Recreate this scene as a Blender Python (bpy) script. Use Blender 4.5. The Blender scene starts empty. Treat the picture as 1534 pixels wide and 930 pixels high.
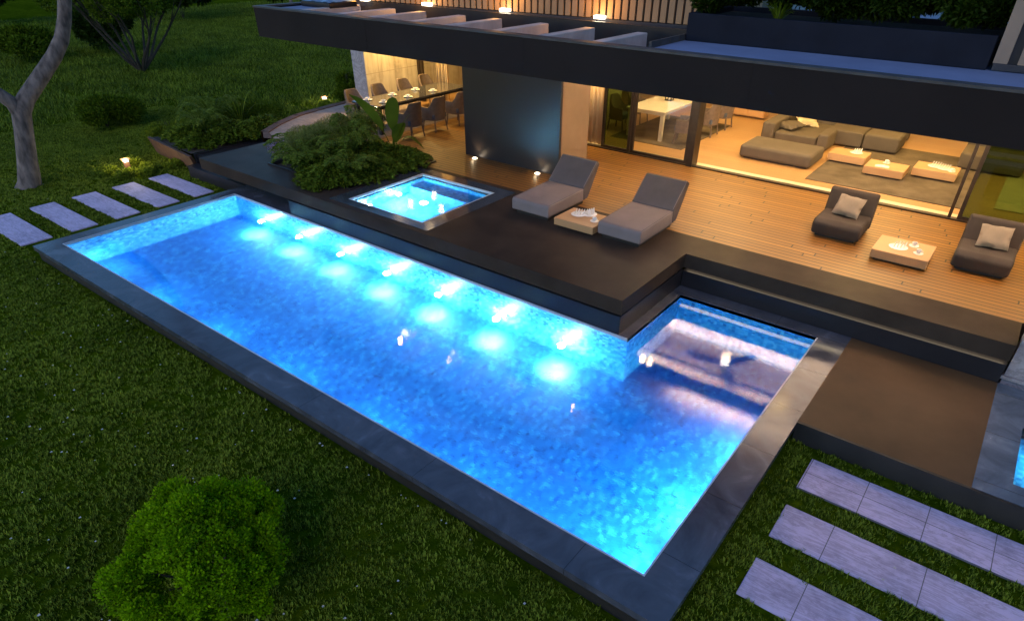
import bpy, bmesh, math, random
import numpy as np
from mathutils import Vector, Matrix
PI = math.pi
R = math.radians
sc = bpy.context.scene
C = sc.collection
random.seed(7)
rng = np.random.default_rng(7)
ZC, ZW, ZL = -0.60, -0.635, -0.90        # coping, water, lawn levels (deck is 0)

# ------------------------------------------------------------------ mesh helpers
class MB:
    def __init__(s): s.v = []; s.f = []; s.sm = False
    def add(s, v, f):
        n = len(s.v); s.v += [tuple(map(float, p)) for p in v]; s.f += [tuple(i + n for i in q) for q in f]; return s
    def box(s, x0, y0, z0, x1, y1, z1):
        v = [(x, y, z) for z in (z0, z1) for y in (y0, y1) for x in (x0, x1)]
        return s.add(v, [(0, 2, 3, 1), (4, 5, 7, 6), (0, 1, 5, 4), (2, 6, 7, 3), (0, 4, 6, 2), (1, 3, 7, 5)])
    def prism(s, poly, z0, z1):          # poly of (x,y), counter clockwise
        n = len(poly)
        v = [(x, y, z0) for x, y in poly] + [(x, y, z1) for x, y in poly]
        f = [tuple(range(n))[::-1], tuple(range(n, 2 * n))] + [(i, (i + 1) % n, n + (i + 1) % n, n + i) for i in range(n)]
        return s.add(v, f)
    def profx(s, poly, x0, x1):          # poly of (y,z), extruded along x
        n = len(poly)
        v = [(x0, y, z) for y, z in poly] + [(x1, y, z) for y, z in poly]
        f = [tuple(range(n)), tuple(range(n, 2 * n))[::-1]] + [(i, n + i, n + (i + 1) % n, (i + 1) % n) for i in range(n)]
        return s.add(v, f)
    def bar(s, a, b, w, h=None):
        h = h or w; a = Vector(a); b = Vector(b); d = (b - a).normalized()
        u = d.cross(Vector((0, 0, 1)));
        if u.length < .01: u = Vector((1, 0, 0))
        u.normalize(); t = u.cross(d).normalized()
        v = [p + u * i * w / 2 + t * j * h / 2 for p in (a, b) for i, j in ((-1, -1), (1, -1), (1, 1), (-1, 1))]
        return s.add(v, [(0, 1, 2, 3), (7, 6, 5, 4), (0, 4, 5, 1), (1, 5, 6, 2), (2, 6, 7, 3), (3, 7, 4, 0)])
    def lathe(s, prof, cx=0, cy=0, n=20):
        v = []; m = len(prof)
        for k in range(n):
            a = 2 * PI * k / n
            v += [(cx + r * math.cos(a), cy + r * math.sin(a), z) for r, z in prof]
        f = [(k * m + i, ((k + 1) % n) * m + i, ((k + 1) % n) * m + i + 1, k * m + i + 1) for k in range(n) for i in range(m - 1)]
        s.sm = True
        return s.add(v, f)
    def tube(s, pts, rad, n=8):
        pts = [Vector(p) for p in pts]; v = []; N = len(pts)
        rad = rad if isinstance(rad, (list, tuple)) else [rad] * N
        u = None
        for i, p in enumerate(pts):
            d = (pts[min(i + 1, N - 1)] - pts[max(i - 1, 0)]).normalized()
            if u is None:
                u = d.cross(Vector((0, 1, .3)));
                if u.length < .05: u = d.cross(Vector((1, 0, 0)))
            u = (u - d * u.dot(d)).normalized(); t = d.cross(u)
            v += [p + (u * math.cos(2 * PI * k / n) + t * math.sin(2 * PI * k / n)) * rad[i] for k in range(n)]
        f = [(i * n + k, i * n + (k + 1) % n, (i + 1) * n + (k + 1) % n, (i + 1) * n + k) for i in range(N - 1) for k in range(n)]
        f += [tuple(range(n))[::-1], tuple((N - 1) * n + k for k in range(n))]
        s.sm = True
        return s.add(v, f)
    def build(s, name, m, parent=None, loc=None, rz=0, bevel=0, seg=2, smooth=None, sub=0):
        me = bpy.data.meshes.new(name); me.from_pydata(s.v, [], s.f); me.validate()
        if m: me.materials.append(m)
        o = bpy.data.objects.new(name, me); C.objects.link(o)
        if parent: o.parent = parent
        if loc: o.location = loc
        if rz: o.rotation_euler.z = rz
        if s.sm or bevel or smooth or sub:
            if smooth is not False:
                me.polygons.foreach_set('use_smooth', [True] * len(me.polygons))
                if bevel == 0 and not sub:
                    try: me.set_sharp_from_angle(angle=R(40))
                    except Exception: pass
        if bevel:
            b = o.modifiers.new('b', 'BEVEL'); b.width = bevel; b.segments = seg; b.limit_method = 'ANGLE'; b.angle_limit = R(30); b.harden_normals = False
            w = o.modifiers.new('w', 'WEIGHTED_NORMAL'); w.keep_sharp = True
        if sub:
            b = o.modifiers.new('s', 'SUBSURF'); b.levels = sub; b.render_levels = sub
        return o

def tag(o, label=None, cat=None, group=None, kind=None):
    if label: o['label'] = label
    if cat: o['category'] = cat
    if group: o['group'] = group
    if kind: o['kind'] = kind
    return o
def thing(name, label, cat, loc=(0, 0, 0), rz=0, group=None):
    o = bpy.data.objects.new(name, None); C.objects.link(o); o.location = loc; o.rotation_euler.z = rz
    o.empty_display_size = .2
    return tag(o, label, cat, group)
def struct(name, mb, m, **k): return tag(mb.build(name, m, **k), kind='structure')
def kids(o): return [c for c in bpy.data.objects if c.parent == o]
def dup(o, loc=None, rz=None, label=None, parent=None):
    ch = kids(o)
    c = o.copy(); C.objects.link(c)
    if parent: c.parent = parent
    if loc is not None: c.location = loc
    if rz is not None: c.rotation_euler.z = rz
    if label: c['label'] = label
    for k in ch: dup(k, parent=c)
    return c

# ------------------------------------------------------------------ material helpers
def new(name):
    m = bpy.data.materials.new(name); m.use_nodes = True
    nt = m.node_tree; return m, nt, nt.nodes['Principled BSDF'], nt.nodes['Material Output']
def node(nt, t, **k):
    n = nt.nodes.new(t)
    for a, b in k.items():
        if a.startswith('i_'):
            key = a[2:]; key = int(key) if key.isdigit() else key.replace('_', ' ')
            n.inputs[key].default_value = b
        else: setattr(n, a, b)
    return n
def ramp(nt, stops, src, interp='LINEAR'):
    r = nt.nodes.new('ShaderNodeValToRGB'); r.color_ramp.interpolation = interp
    e = r.color_ramp.elements
    while len(e) < len(stops): e.new(.5)
    for el, (p, c) in zip(e, stops): el.position = p; el.color = (*c, 1)
    nt.links.new(src, r.inputs[0]); return r.outputs[0]
def coords(nt, scale=(1, 1, 1), kind='Object', rot=(0, 0, 0)):
    tc = node(nt, 'ShaderNodeTexCoord'); mp = node(nt, 'ShaderNodeMapping')
    mp.inputs['Scale'].default_value = scale; mp.inputs['Rotation'].default_value = rot
    if kind == 'World':
        g = node(nt, 'ShaderNodeNewGeometry'); nt.links.new(g.outputs['Position'], mp.inputs[0])
    else: nt.links.new(tc.outputs[kind], mp.inputs[0])
    return mp.outputs[0]
def noise(nt, vec, scale, detail=5, rough=.55, dist=0):
    n = node(nt, 'ShaderNodeTexNoise'); n.inputs['Scale'].default_value = scale; n.inputs['Detail'].default_value = detail
    n.inputs['Roughness'].default_value = rough; n.inputs['Distortion'].default_value = dist
    nt.links.new(vec, n.inputs['Vector']); return n.outputs[0]
def mix(nt, a, b, f, blend='MIX'):
    m = node(nt, 'ShaderNodeMix', data_type='RGBA', blend_type=blend)
    for sock, val in ((m.inputs[0], f), (m.inputs[6], a), (m.inputs[7], b)):
        if hasattr(val, 'is_output'): nt.links.new(val, sock)
        elif isinstance(val, (int, float)): sock.default_value = val
        else: sock.default_value = (*val, 1)
    return m.outputs[2]
def bump(nt, h, strength=.3, dist=.01, bsdf=None):
    b = node(nt, 'ShaderNodeBump'); b.inputs['Strength'].default_value = strength; b.inputs['Distance'].default_value = dist
    nt.links.new(h, b.inputs['Height'])
    if bsdf: nt.links.new(b.outputs[0], bsdf.inputs['Normal'])
    return b.outputs[0]
def mat(name, col, rough=.6, var=.25, scale=6, bmp=.15, bscale=60, spec=.5, metal=0, coat=0, kind='World', stretch=(1, 1, 1), ior=None):
    m, nt, p, _ = new(name)
    v = coords(nt, stretch, kind)
    n1 = noise(nt, v, scale)
    c2 = tuple(max(0, x * (1 - var)) for x in col); c3 = tuple(min(1, x * (1 + var)) for x in col)
    nt.links.new(ramp(nt, [(.3, c2), (.7, c3)], n1), p.inputs['Base Color'])
    rr_ = ramp(nt, [(.3, (rough * .93,) * 3), (.7, (min(1, rough * 1.07),) * 3)], noise(nt, v, scale * 1.7, 4)); nt.links.new(rr_, p.inputs['Roughness'])
    p.inputs['Metallic'].default_value = metal
    p.inputs['Specular IOR Level'].default_value = spec
    if ior: p.inputs['IOR'].default_value = ior
    if coat: p.inputs['Coat Weight'].default_value = coat
    if bmp: bump(nt, noise(nt, v, bscale, 4), bmp, .01, p)
    return m
def emis(name, col, s):
    m, nt, p, out = new(name)
    e = node(nt, 'ShaderNodeEmission'); e.inputs[0].default_value = (*col, 1); e.inputs[1].default_value = s
    nt.links.new(e.outputs[0], out.inputs[0]); return m
def boards(name, c1, c2, dark, bw=.11, bl=2.2, rough=.45, swap=False, gap=.004):
    """boards running along world x (or y when swap)"""
    m, nt, p, _ = new(name)
    v = coords(nt, (1, 1, 1), 'World', (0, 0, R(90) if swap else 0))
    b = node(nt, 'ShaderNodeTexBrick', offset=0)
    sp = node(nt, 'ShaderNodeSeparateXYZ'); nt.links.new(v, sp.inputs[0])
    dv = node(nt, 'ShaderNodeMath', operation='DIVIDE'); nt.links.new(sp.outputs[1], dv.inputs[0]); dv.inputs[1].default_value = bw
    fl = node(nt, 'ShaderNodeMath', operation='FLOOR'); nt.links.new(dv.outputs[0], fl.inputs[0])
    wn = node(nt, 'ShaderNodeTexWhiteNoise', noise_dimensions='1D'); nt.links.new(fl.outputs[0], wn.inputs['W'])
    ma = node(nt, 'ShaderNodeMath', operation='MULTIPLY_ADD'); nt.links.new(wn.outputs['Value'], ma.inputs[0]); ma.inputs[1].default_value = bl * 3; nt.links.new(sp.outputs[0], ma.inputs[2])
    cb = node(nt, 'ShaderNodeCombineXYZ'); nt.links.new(ma.outputs[0], cb.inputs[0]); nt.links.new(sp.outputs[1], cb.inputs[1])
    nt.links.new(cb.outputs[0], b.inputs['Vector'])
    b.inputs['Scale'].default_value = 1; b.inputs['Mortar Size'].default_value = gap; b.inputs['Mortar Smooth'].default_value = .2
    b.inputs['Brick Width'].default_value = bl; b.inputs['Row Height'].default_value = bw
    b.inputs['Color1'].default_value = (0, 0, 0, 1); b.inputs['Color2'].default_value = (1, 1, 1, 1); b.inputs['Mortar'].default_value = (.5, .5, .5, 1)
    sx = coords(nt, (1.2, 22, 22) if not swap else (22, 1.2, 22), 'World')
    g = noise(nt, sx, 2.2, 6, .6, .4)
    big = noise(nt, coords(nt, (.5, .5, .5), 'World'), 1.3, 3)
    f = mix(nt, b.outputs['Color'], g, .45)
    col = ramp(nt, [(.12, c1), (.85, c2)], f)
    col = mix(nt, col, mix(nt, c1, c2, .2), big)
    lines = node(nt, 'ShaderNodeMath', operation='MULTIPLY'); lines.inputs[1].default_value = 1
    nt.links.new(b.outputs['Fac'], lines.inputs[0])
    col = mix(nt, col, dark, lines.outputs[0])
    nt.links.new(col, p.inputs['Base Color']); p.inputs['Roughness'].default_value = rough
    inv = node(nt, 'ShaderNodeMath', operation='SUBTRACT'); inv.inputs[0].default_value = 1; nt.links.new(b.outputs['Fac'], inv.inputs[1])
    h = node(nt, 'ShaderNodeMath', operation='MULTIPLY_ADD'); nt.links.new(g, h.inputs[0]); h.inputs[1].default_value = .12; nt.links.new(inv.outputs[0], h.inputs[2])
    bump(nt, h.outputs[0], .5, .006, p)
    return m
def leafmat(name, a, b, trans=.25, rough=.55):
    m, nt, p, out = new(name)
    g = node(nt, 'ShaderNodeNewGeometry')
    n = noise(nt, coords(nt, (1, 1, 1), 'World'), 3.5, 3)
    f = mix(nt, g.outputs['Random Per Island'], n, .5)
    col = ramp(nt, [(.25, a), (.75, b)], f)
    nt.links.new(col, p.inputs['Base Color']); p.inputs['Roughness'].default_value = rough; p.inputs['Specular IOR Level'].default_value = .08
    t = node(nt, 'ShaderNodeBsdfTranslucent'); nt.links.new(col, t.inputs[0])
    mx = node(nt, 'ShaderNodeMixShader'); mx.inputs[0].default_value = trans
    nt.links.new(p.outputs[0], mx.inputs[1]); nt.links.new(t.outputs[0], mx.inputs[2]); nt.links.new(mx.outputs[0], out.inputs[0])
    return m

# ------------------------------------------------------------------ materials
M = {}
M['wood'] = boards('deck_wood', (.150, .064, .012), (.37, .180, .028), (.022, .009, .004), .125, 3.4, .42, gap=.013)
M['floorwood'] = boards('indoor_wood', (.36, .20, .08), (.46, .27, .11), (.20, .10, .04), .2, 2.4, .38, gap=.002)
M['ceilwood'] = boards('ceiling_wood', (.55, .46, .36), (.74, .66, .54), (.10, .06, .03), .30, 2.8, .6)
M['stone'] = mat('dark_terrace_stone', (.046, .034, .026), .34, .22, 1.6, .05, 140, spec=.12, ior=1.22)
M['lip'] = mat('dark_lip_stone', (.020, .019, .022), .32, .15, 2.0, .04, 120, spec=.5, ior=1.3)
M['fascia'] = mat('dark_fascia_render', (.017, .0125, .0115), .75, .15, .7, .05, 60, spec=.12)
M['roof'] = mat('roof_membrane', (.16, .20, .33), .75, .15, 1.2, .1, 40)
M['roofedge'] = mat('weathered_roof_edge', (.045, .042, .042), .6, .5, 3.0, .2, 40)
M['beam'] = mat('pale_beam_concrete', (.42, .38, .37), .7, .2, 3, .2, 30)
M['metal'] = mat('dark_bronze_frame', (.045, .032, .022), .4, .2, 8, .03, 60, metal=.5)
M['black'] = mat('black_metal', (.015, .015, .017), .4, .2, 8, .03, 60)
M['corten'] = mat('rust_brown_steel', (.10, .045, .022), .7, .4, 5, .3, 30)
M['soil'] = mat('planting_soil', (.03, .02, .012), .95, .5, 8, .8, 30)
M['sofa'] = mat('taupe_fabric', (.108, .087, .063), .95, .08, 3, .35, 420, spec=.2, kind='Object')
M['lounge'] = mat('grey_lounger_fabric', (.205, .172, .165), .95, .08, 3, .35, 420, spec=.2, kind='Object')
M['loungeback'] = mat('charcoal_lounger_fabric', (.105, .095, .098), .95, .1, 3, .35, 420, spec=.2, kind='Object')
M['armch'] = mat('brown_grey_fabric', (.060, .049, .042), .95, .1, 3, .35, 420, spec=.2, kind='Object')
M['pillow'] = mat('light_pillow_fabric', (.24, .20, .155), .95, .1, 5, .4, 300, spec=.2, kind='Object')
M['pillow2'] = mat('beige_pillow_fabric', (.52, .42, .25), .95, .1, 5, .4, 300, spec=.2, kind='Object')
M['chair'] = mat('brown_wicker', (.14, .10, .075), .8, .2, 12, .6, 150, kind='Object')
M['seatcush'] = mat('slate_blue_fabric', (.085, .10, .14), .95, .1, 5, .3, 300, spec=.2, kind='Object')
M['white'] = mat('white_porcelain', (.80, .79, .77), .2, .03, 5, 0)
M['tablelaq'] = mat('pale_lacquer_table', (.62, .56, .44), .25, .06, 3, .02)
M['rug'] = mat('grey_brown_rug', (.115, .09, .062), .95, .30, 2.2, .6, 200, spec=.1)
M['rugpale'] = mat('pale_rug', (.42, .36, .24), .95, .1, 3, .5, 200, spec=.1)
M['bark'] = mat('grey_bark', (.135, .105, .090), .9, .7, 7, 1.0, 30, stretch=(1, 1, .35))
M['twig'] = mat('dark_twigs', (.035, .028, .02), .9, .3, 8, .4, 40)
M['curtain'] = mat('cream_curtain', (.72, .56, .34), .9, .08, 3, .2, 80, stretch=(1, 1, .05))
M['plaster'] = mat('warm_plaster', (.60, .50, .34), .85, .08, 1.2, .1, 60)
M['slat'] = mat('pale_facade_slats', (.23, .165, .12), .6, .12, 2, .1, 60)
M['glowslat'] = mat('glow_tinted_facade_slats', (.27, .165, .085), .6, .15, 2, .1, 60)  # warmer slat colour, carries part of the amber lamp glow
M['slatback'] = mat('dark_facade_backing', (.02, .02, .028), .6, .2, 3, .05)
M['brass'] = mat('chrome', (.7, .7, .68), .2, .05, 5, 0, metal=1)
M['foodish'] = mat('napkin_white', (.7, .66, .58), .8, .15, 20, .4, 60)
M['flower'] = mat('mauve_flowers', (.35, .22, .42), .8, .3, 20, .2, 60)
M['dirtgrey'] = mat('planter_stone_dark', (.010, .012, .020), .7, .2, 3, .1, 60, ior=1.2)

def slab_mat(name, base, joint=(.12, .11, .12), jw=None, jh=None, ox=0, oy=0):
    m, nt, p, _ = new(name)
    v = coords(nt, (1, 1, 1), 'World')
    n1 = noise(nt, v, 1.6, 6, .6, .6); n2 = noise(nt, v, 14, 6, .65)
    col = ramp(nt, [(.3, tuple(x * .60 for x in base)), (.52, base), (.8, tuple(min(1, x * 1.12) for x in base))], mix(nt, n1, n2, .4))
    st = noise(nt, coords(nt, (.7, 5, 1), 'World', (0, 0, R(12))), 2.2, 6, .7, 1.2)
    col = mix(nt, col, ramp(nt, [(.44, (1, 1, 1)), (.5, (.55, .53, .53)), (.56, (1, 1, 1))], st), .7, 'MULTIPLY')
    if jw:
        b = node(nt, 'ShaderNodeTexBrick', offset=0); b.inputs['Scale'].default_value = 1
        mp = node(nt, 'ShaderNodeMapping'); mp.inputs['Location'].default_value = (ox, oy, 0); nt.links.new(v, mp.inputs[0]); nt.links.new(mp.outputs[0], b.inputs['Vector'])
        b.inputs['Brick Width'].default_value = jw; b.inputs['Row Height'].default_value = jh; b.inputs['Mortar Size'].default_value = .005
        col = mix(nt, col, joint, b.outputs['Fac'])
        bump(nt, b.outputs['Fac'], -.4, .004, p)
    else: bump(nt, n2, .25, .006, p)
    nt.links.new(col, p.inputs['Base Color']); p.inputs['Roughness'].default_value = .75
    return m
SLAB = (.57, .475, .64)
M['slab'] = slab_mat('pale_paving_slab', SLAB)
M['slab4'] = slab_mat('pale_paving_slab_joint_grid', SLAB, jw=.66, jh=.32, ox=.70 - .03, oy=-6.27 + .0)
M['slabw'] = slab_mat('pale_paving_slab_wide', SLAB, jw=.93, jh=3, ox=.70 - .55, oy=-4)
M['patio'] = slab_mat('patio_stone', (.30, .24, .20), jw=.9, jh=.6)
M['conc'] = slab_mat('board_concrete', (.36, .34, .36))
def conc_panel():
    m, nt, p, _ = new('concrete_panels')
    v = coords(nt, (1, 1, 1), 'World')
    sp = node(nt, 'ShaderNodeSeparateXYZ'); nt.links.new(v, sp.inputs[0])
    cb = node(nt, 'ShaderNodeCombineXYZ'); nt.links.new(sp.outputs[1], cb.inputs[0]); nt.links.new(sp.outputs[2], cb.inputs[1])
    b = node(nt, 'ShaderNodeTexBrick', offset=0); b.inputs['Scale'].default_value = 1; nt.links.new(cb.outputs[0], b.inputs['Vector'])
    b.inputs['Brick Width'].default_value = 1.15; b.inputs['Row Height'].default_value = 1.05; b.inputs['Mortar Size'].default_value = .008
    n = noise(nt, v, 1.3, 6, .65, .7)
    drips = noise(nt, coords(nt, (3, 3, .35), 'World'), 2, 5, .6)
    col = ramp(nt, [(.34, (.22, .18, .13)), (.5, (.42, .37, .29)), (.66, (.54, .48, .38))], mix(nt, n, drips, .5))
    col = mix(nt, col, (.26, .22, .17), b.outputs['Fac'])
    nt.links.new(col, p.inputs['Base Color']); p.inputs['Roughness'].default_value = .8
    bump(nt, n, .2, .01, p); return m
M['concpanel'] = conc_panel()

def coping_mat(name, c, rough, joints=True, ior=1.9):
    m, nt, p, _ = new(name)
    v = coords(nt, (1, 1, 1), 'World')
    n = noise(nt, v, 1.5, 6, .6, 1.5)
    col = ramp(nt, [(.35, tuple(x * .6 for x in c)), (.6, c), (.72, tuple(x * 1.5 for x in c))], n)
    if joints:
        b = node(nt, 'ShaderNodeTexBrick', offset=0); b.inputs['Scale'].default_value = 1; nt.links.new(v, b.inputs['Vector'])
        b.inputs['Brick Width'].default_value = 2.1; b.inputs['Row Height'].default_value = 1.05; b.inputs['Mortar Size'].default_value = .003
        col = mix(nt, col, (.01, .01, .012), b.outputs['Fac'])
    nt.links.new(col, p.inputs['Base Color'])
    r = ramp(nt, [(.3, (rough * .7,) * 3), (.8, (rough * 1.6,) * 3)], n); nt.links.new(r, p.inputs['Roughness'])
    p.inputs['IOR'].default_value = ior
    bump(nt, noise(nt, v, 60, 4), .03, .005, p)
    return m
M['coping'] = coping_mat('polished_coping', (.075, .082, .105), .17, ior=1.62)
M['copingside'] = mat('coping_side_black', (.016, .014, .013), .6, .3, 3, .1, 50)

def mosaic():
    m, nt, p, _ = new('pool_mosaic')
    v = coords(nt, (1, 1, 1), 'World')
    a = node(nt, 'ShaderNodeVectorMath', operation='ADD'); a.inputs[1].default_value = (.0113, .0171, .0137); nt.links.new(v, a.inputs[0])
    s = node(nt, 'ShaderNodeVectorMath', operation='SNAP'); s.inputs[1].default_value = (.055,) * 3; nt.links.new(a.outputs[0], s.inputs[0])
    w = node(nt, 'ShaderNodeTexWhiteNoise'); nt.links.new(s.outputs[0], w.inputs['Vector'])
    col = ramp(nt, [(0, (.010, .06, .24)), (.10, (.04, .24, .55)), (.5, (.08, .40, .72)), (.80, (.16, .54, .80)), (.97, (.36, .72, .90))], w.outputs['Value'])
    n = noise(nt, v, .9, 4)
    col = mix(nt, col, mix(nt, col, (.055, .31, .64), .5), n)
    nt.links.new(col, p.inputs['Base Color']); p.inputs['Roughness'].default_value = .5
    return m
M['mosaic'] = mosaic()  # wall tiles coloured brighter than the floor, standing in for lamp light
def shaded_mosaic():  # floor copy of the mosaic, its dimmer light darkened into the colour
    m = M['mosaic'].copy(); m.name = 'pool_mosaic_shaded'
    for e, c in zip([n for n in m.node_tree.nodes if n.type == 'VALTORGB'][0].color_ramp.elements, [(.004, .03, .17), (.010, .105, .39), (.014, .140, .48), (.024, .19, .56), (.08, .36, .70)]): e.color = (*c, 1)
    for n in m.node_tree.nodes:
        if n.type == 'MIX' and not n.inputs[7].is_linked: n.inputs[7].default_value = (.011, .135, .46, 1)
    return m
M['shaded_mosaic'] = shaded_mosaic()
def water(name, sc_=1.0, st=.075):
    m, nt, p, out = new(name); nt.nodes.remove(p)
    v1 = coords(nt, (1, 1, 1), 'World', (0, 0, R(25))); v2 = coords(nt, (1.0, 2.6, 1), 'World', (0, 0, R(-32)))
    n1 = noise(nt, v2, 11 * sc_, 3, .6, .6); n2 = noise(nt, v1, 2.2 * sc_, 3, .5, .4)
    h = node(nt, 'ShaderNodeMath', operation='MULTIPLY_ADD'); nt.links.new(n2, h.inputs[0]); h.inputs[1].default_value = 1.2; nt.links.new(n1, h.inputs[2])
    # calmer water where a slow noise says so
    nrm = bump(nt, h.outputs[0], st, .05)
    nrm2 = bump(nt, h.outputs[0], st * .12, .05)
    rf = node(nt, 'ShaderNodeBsdfRefraction'); rf.inputs['IOR'].default_value = 1.33; rf.inputs['Roughness'].default_value = 0; rf.inputs[0].default_value = (.80, .95, 1, 1)
    gl = node(nt, 'ShaderNodeBsdfGlossy'); gl.inputs['Roughness'].default_value = .02
    fr = node(nt, 'ShaderNodeFresnel'); fr.inputs[0].default_value = 1.85
    mx = node(nt, 'ShaderNodeMixShader')
    nt.links.new(nrm, rf.inputs['Normal']); nt.links.new(nrm2, gl.inputs['Normal'])
    nt.links.new(fr.outputs[0], mx.inputs[0]); nt.links.new(rf.outputs[0], mx.inputs[1]); nt.links.new(gl.outputs[0], mx.inputs[2])
    nt.links.new(mx.outputs[0], out.inputs[0]); return m
M['water'] = water('pool_water')
M['tubwater'] = water('tub_water', 1.3, .09)
def glass(name, tint, gloss=.08):
    m, nt, p, out = new(name); nt.nodes.remove(p)
    t = node(nt, 'ShaderNodeBsdfTransparent'); t.inputs[0].default_value = (*tint, 1)
    g = node(nt, 'ShaderNodeBsdfGlossy'); g.inputs['Roughness'].default_value = .0
    f = node(nt, 'ShaderNodeFresnel'); f.inputs[0].default_value = 1.5
    mx = node(nt, 'ShaderNodeMixShader'); nt.links.new(f.outputs[0], mx.inputs[0]); nt.links.new(t.outputs[0], mx.inputs[1]); nt.links.new(g.outputs[0], mx.inputs[2])
    nt.links.new(mx.outputs[0], out.inputs[0]); return m
M['glass'] = glass('clear_glass', (.97, .97, .95)); M['greeneryglass'] = glass('greenery_tint_glass', (.38, .47, .27))  # green tint stands in for the lawn reflected in the panes
def grassmat():
    m, nt, p, _ = new('lawn_ground')
    v = coords(nt, (1, 1, 1), 'World')
    n1 = noise(nt, v, .35, 5, .6, .3); n2 = noise(nt, v, 9, 8, .7); n3 = noise(nt, coords(nt, (1, 2.2, 1), 'World'), 1.6, 5, .65)
    f = mix(nt, mix(nt, n1, n3, .5), n2, .45)
    col = ramp(nt, [(.30, (.014, .028, .001)), (.48, (.036, .062, .002)), (.62, (.085, .118, .005)), (.76, (.17, .19, .03))], f)
    nt.links.new(col, p.inputs['Base Color']); p.inputs['Roughness'].default_value = 1; p.inputs['Specular IOR Level'].default_value = 0
    bump(nt, n2, 1, .06, p); return m
M['lawn'] = grassmat()
M['blade'] = leafmat('grass_blades', (.026, .054, .0015), (.27, .34, .03), .2)
for n_ in M['blade'].node_tree.nodes:
    if n_.type == 'TEX_NOISE': n_.inputs['Scale'].default_value = .75; n_.inputs['Detail'].default_value = 7; n_.inputs['Roughness'].default_value = .7
    if n_.type == 'VALTORGB': n_.color_ramp.elements[0].position = .38; n_.color_ramp.elements[1].position = .68
    if n_.type == 'MIX': n_.inputs[0].default_value = .62
M['lime'] = leafmat('lime_leaves', (.085, .18, .001), (.27, .48, .003), .35)
M['green'] = leafmat('mid_green_leaves', (.030, .060, .002), (.12, .18, .010), .25)
M['dark'] = leafmat('dark_green_leaves', (.008, .022, .001), (.030, .055, .004), .2)
M['juniper'] = leafmat('juniper_sprays', (.032, .062, .003), (.16, .23, .022), .2)
M['feather'] = leafmat('pale_feathery_leaves', (.11, .15, .025), (.32, .38, .12), .3)
M['fern'] = leafmat('fern_leaves', (.055, .10, .006), (.17, .235, .035), .3)
M['yellow'] = leafmat('yellow_green_leaves', (.09, .14, .010), (.22, .27, .020), .3)
M['banana'] = leafmat('banana_leaf', (.060, .115, .012), (.110, .185, .020), .35, .4)
M['warmlamp'] = emis('warm_lamp', (1, .72, .40), 20)
M['whitelamp'] = emis('white_lamp', (1, .82, .60), 6)
M['poollamp'] = emis('pool_lamp_glow', (.75, .97, 1), 6)
M['opal'] = emis('opal_diffuser', (1, .80, .50), 2)

# ------------------------------------------------------------------ lights
def light(kind, loc, power, col=(1, .62, .30), rot=(0, 0, 0), size=.1, sizey=None, spot=None, blend=.6, name='lamp_light', spread=None):
    d = bpy.data.lights.new(name, kind); d.energy = power * (1 if kind == 'SUN' or name == 'pool_light' else .30); d.color = col
    if kind == 'AREA':
        d.size = size
        if sizey: d.shape = 'RECTANGLE'; d.size_y = sizey
        if spread: d.spread = R(spread)
    elif kind == 'SPOT': d.spot_size = R(spot); d.spot_blend = blend; d.shadow_soft_size = size
    else: d.shadow_soft_size = size
    o = bpy.data.objects.new(name, d); C.objects.link(o); o.location = loc; o.rotation_euler = rot
    return o
def aim(o, target):
    o.rotation_euler = (Vector(target) - o.location).to_track_quat('-Z', 'Y').to_euler()
    return o
WARM = (1, .62, .17)

# ------------------------------------------------------------------ camera
cd = bpy.data.cameras.new('camera'); cam = bpy.data.objects.new('camera', cd); C.objects.link(cam); sc.camera = cam
cam.location = (0, 0, 4.5); cam.rotation_euler = (0.962440534, -8.08995646e-03, 0.647051777)
cd.sensor_width = 36; cd.lens = 36 * 947.972 / 1534; cd.shift_x = -24.916 / 1534; cd.shift_y = 95.25 / 1534; cd.clip_end = 2000

# ------------------------------------------------------------------ world
w = bpy.data.worlds.new('World'); sc.world = w; w.use_nodes = True
nt = w.node_tree; bg = nt.nodes['Background']
sky = nt.nodes.new('ShaderNodeTexSky'); sky.sky_type = 'NISHITA'; sky.sun_disc = False
sky.sun_elevation = R(7.0); sky.sun_rotation = R(200); sky.air_density = 1.0; sky.dust_density = .3; sky.ozone_density = 4
nt.links.new(sky.outputs[0], bg.inputs[0]); bg.inputs[1].default_value = .15
sun = light('SUN', (0, 0, 20), .35, (.86, .80, 1), (R(50), 0, R(30)), name='sun')
sun.data.angle = R(25)

# ------------------------------------------------------------------ lawn
# ground as one sheet, sloping gently up towards the far garden, cut out under pool and house
PX0, PX1, PY0, PY1, AX, AY = -14.36, -1.43, 3.82, 7.56, -3.75, 9.40
def lawn_z(x, y): return ZL
lawn = MB()
HX0, HX1, HY0, HY1 = -14.5, -1.1, 3.6, 9.6
xs = [-400, HX0, HX1, 400]; ys = [-400, HY0, HY1, 700]
for i in range(3):
    for j in range(3):
        if i == 1 and j == 1: continue
        lawn.add([(xs[i], ys[j], ZL), (xs[i + 1], ys[j], ZL), (xs[i + 1], ys[j + 1], ZL), (xs[i], ys[j + 1], ZL)], [(0, 1, 2, 3)])
struct('lawn', lawn, M['lawn'])

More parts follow.
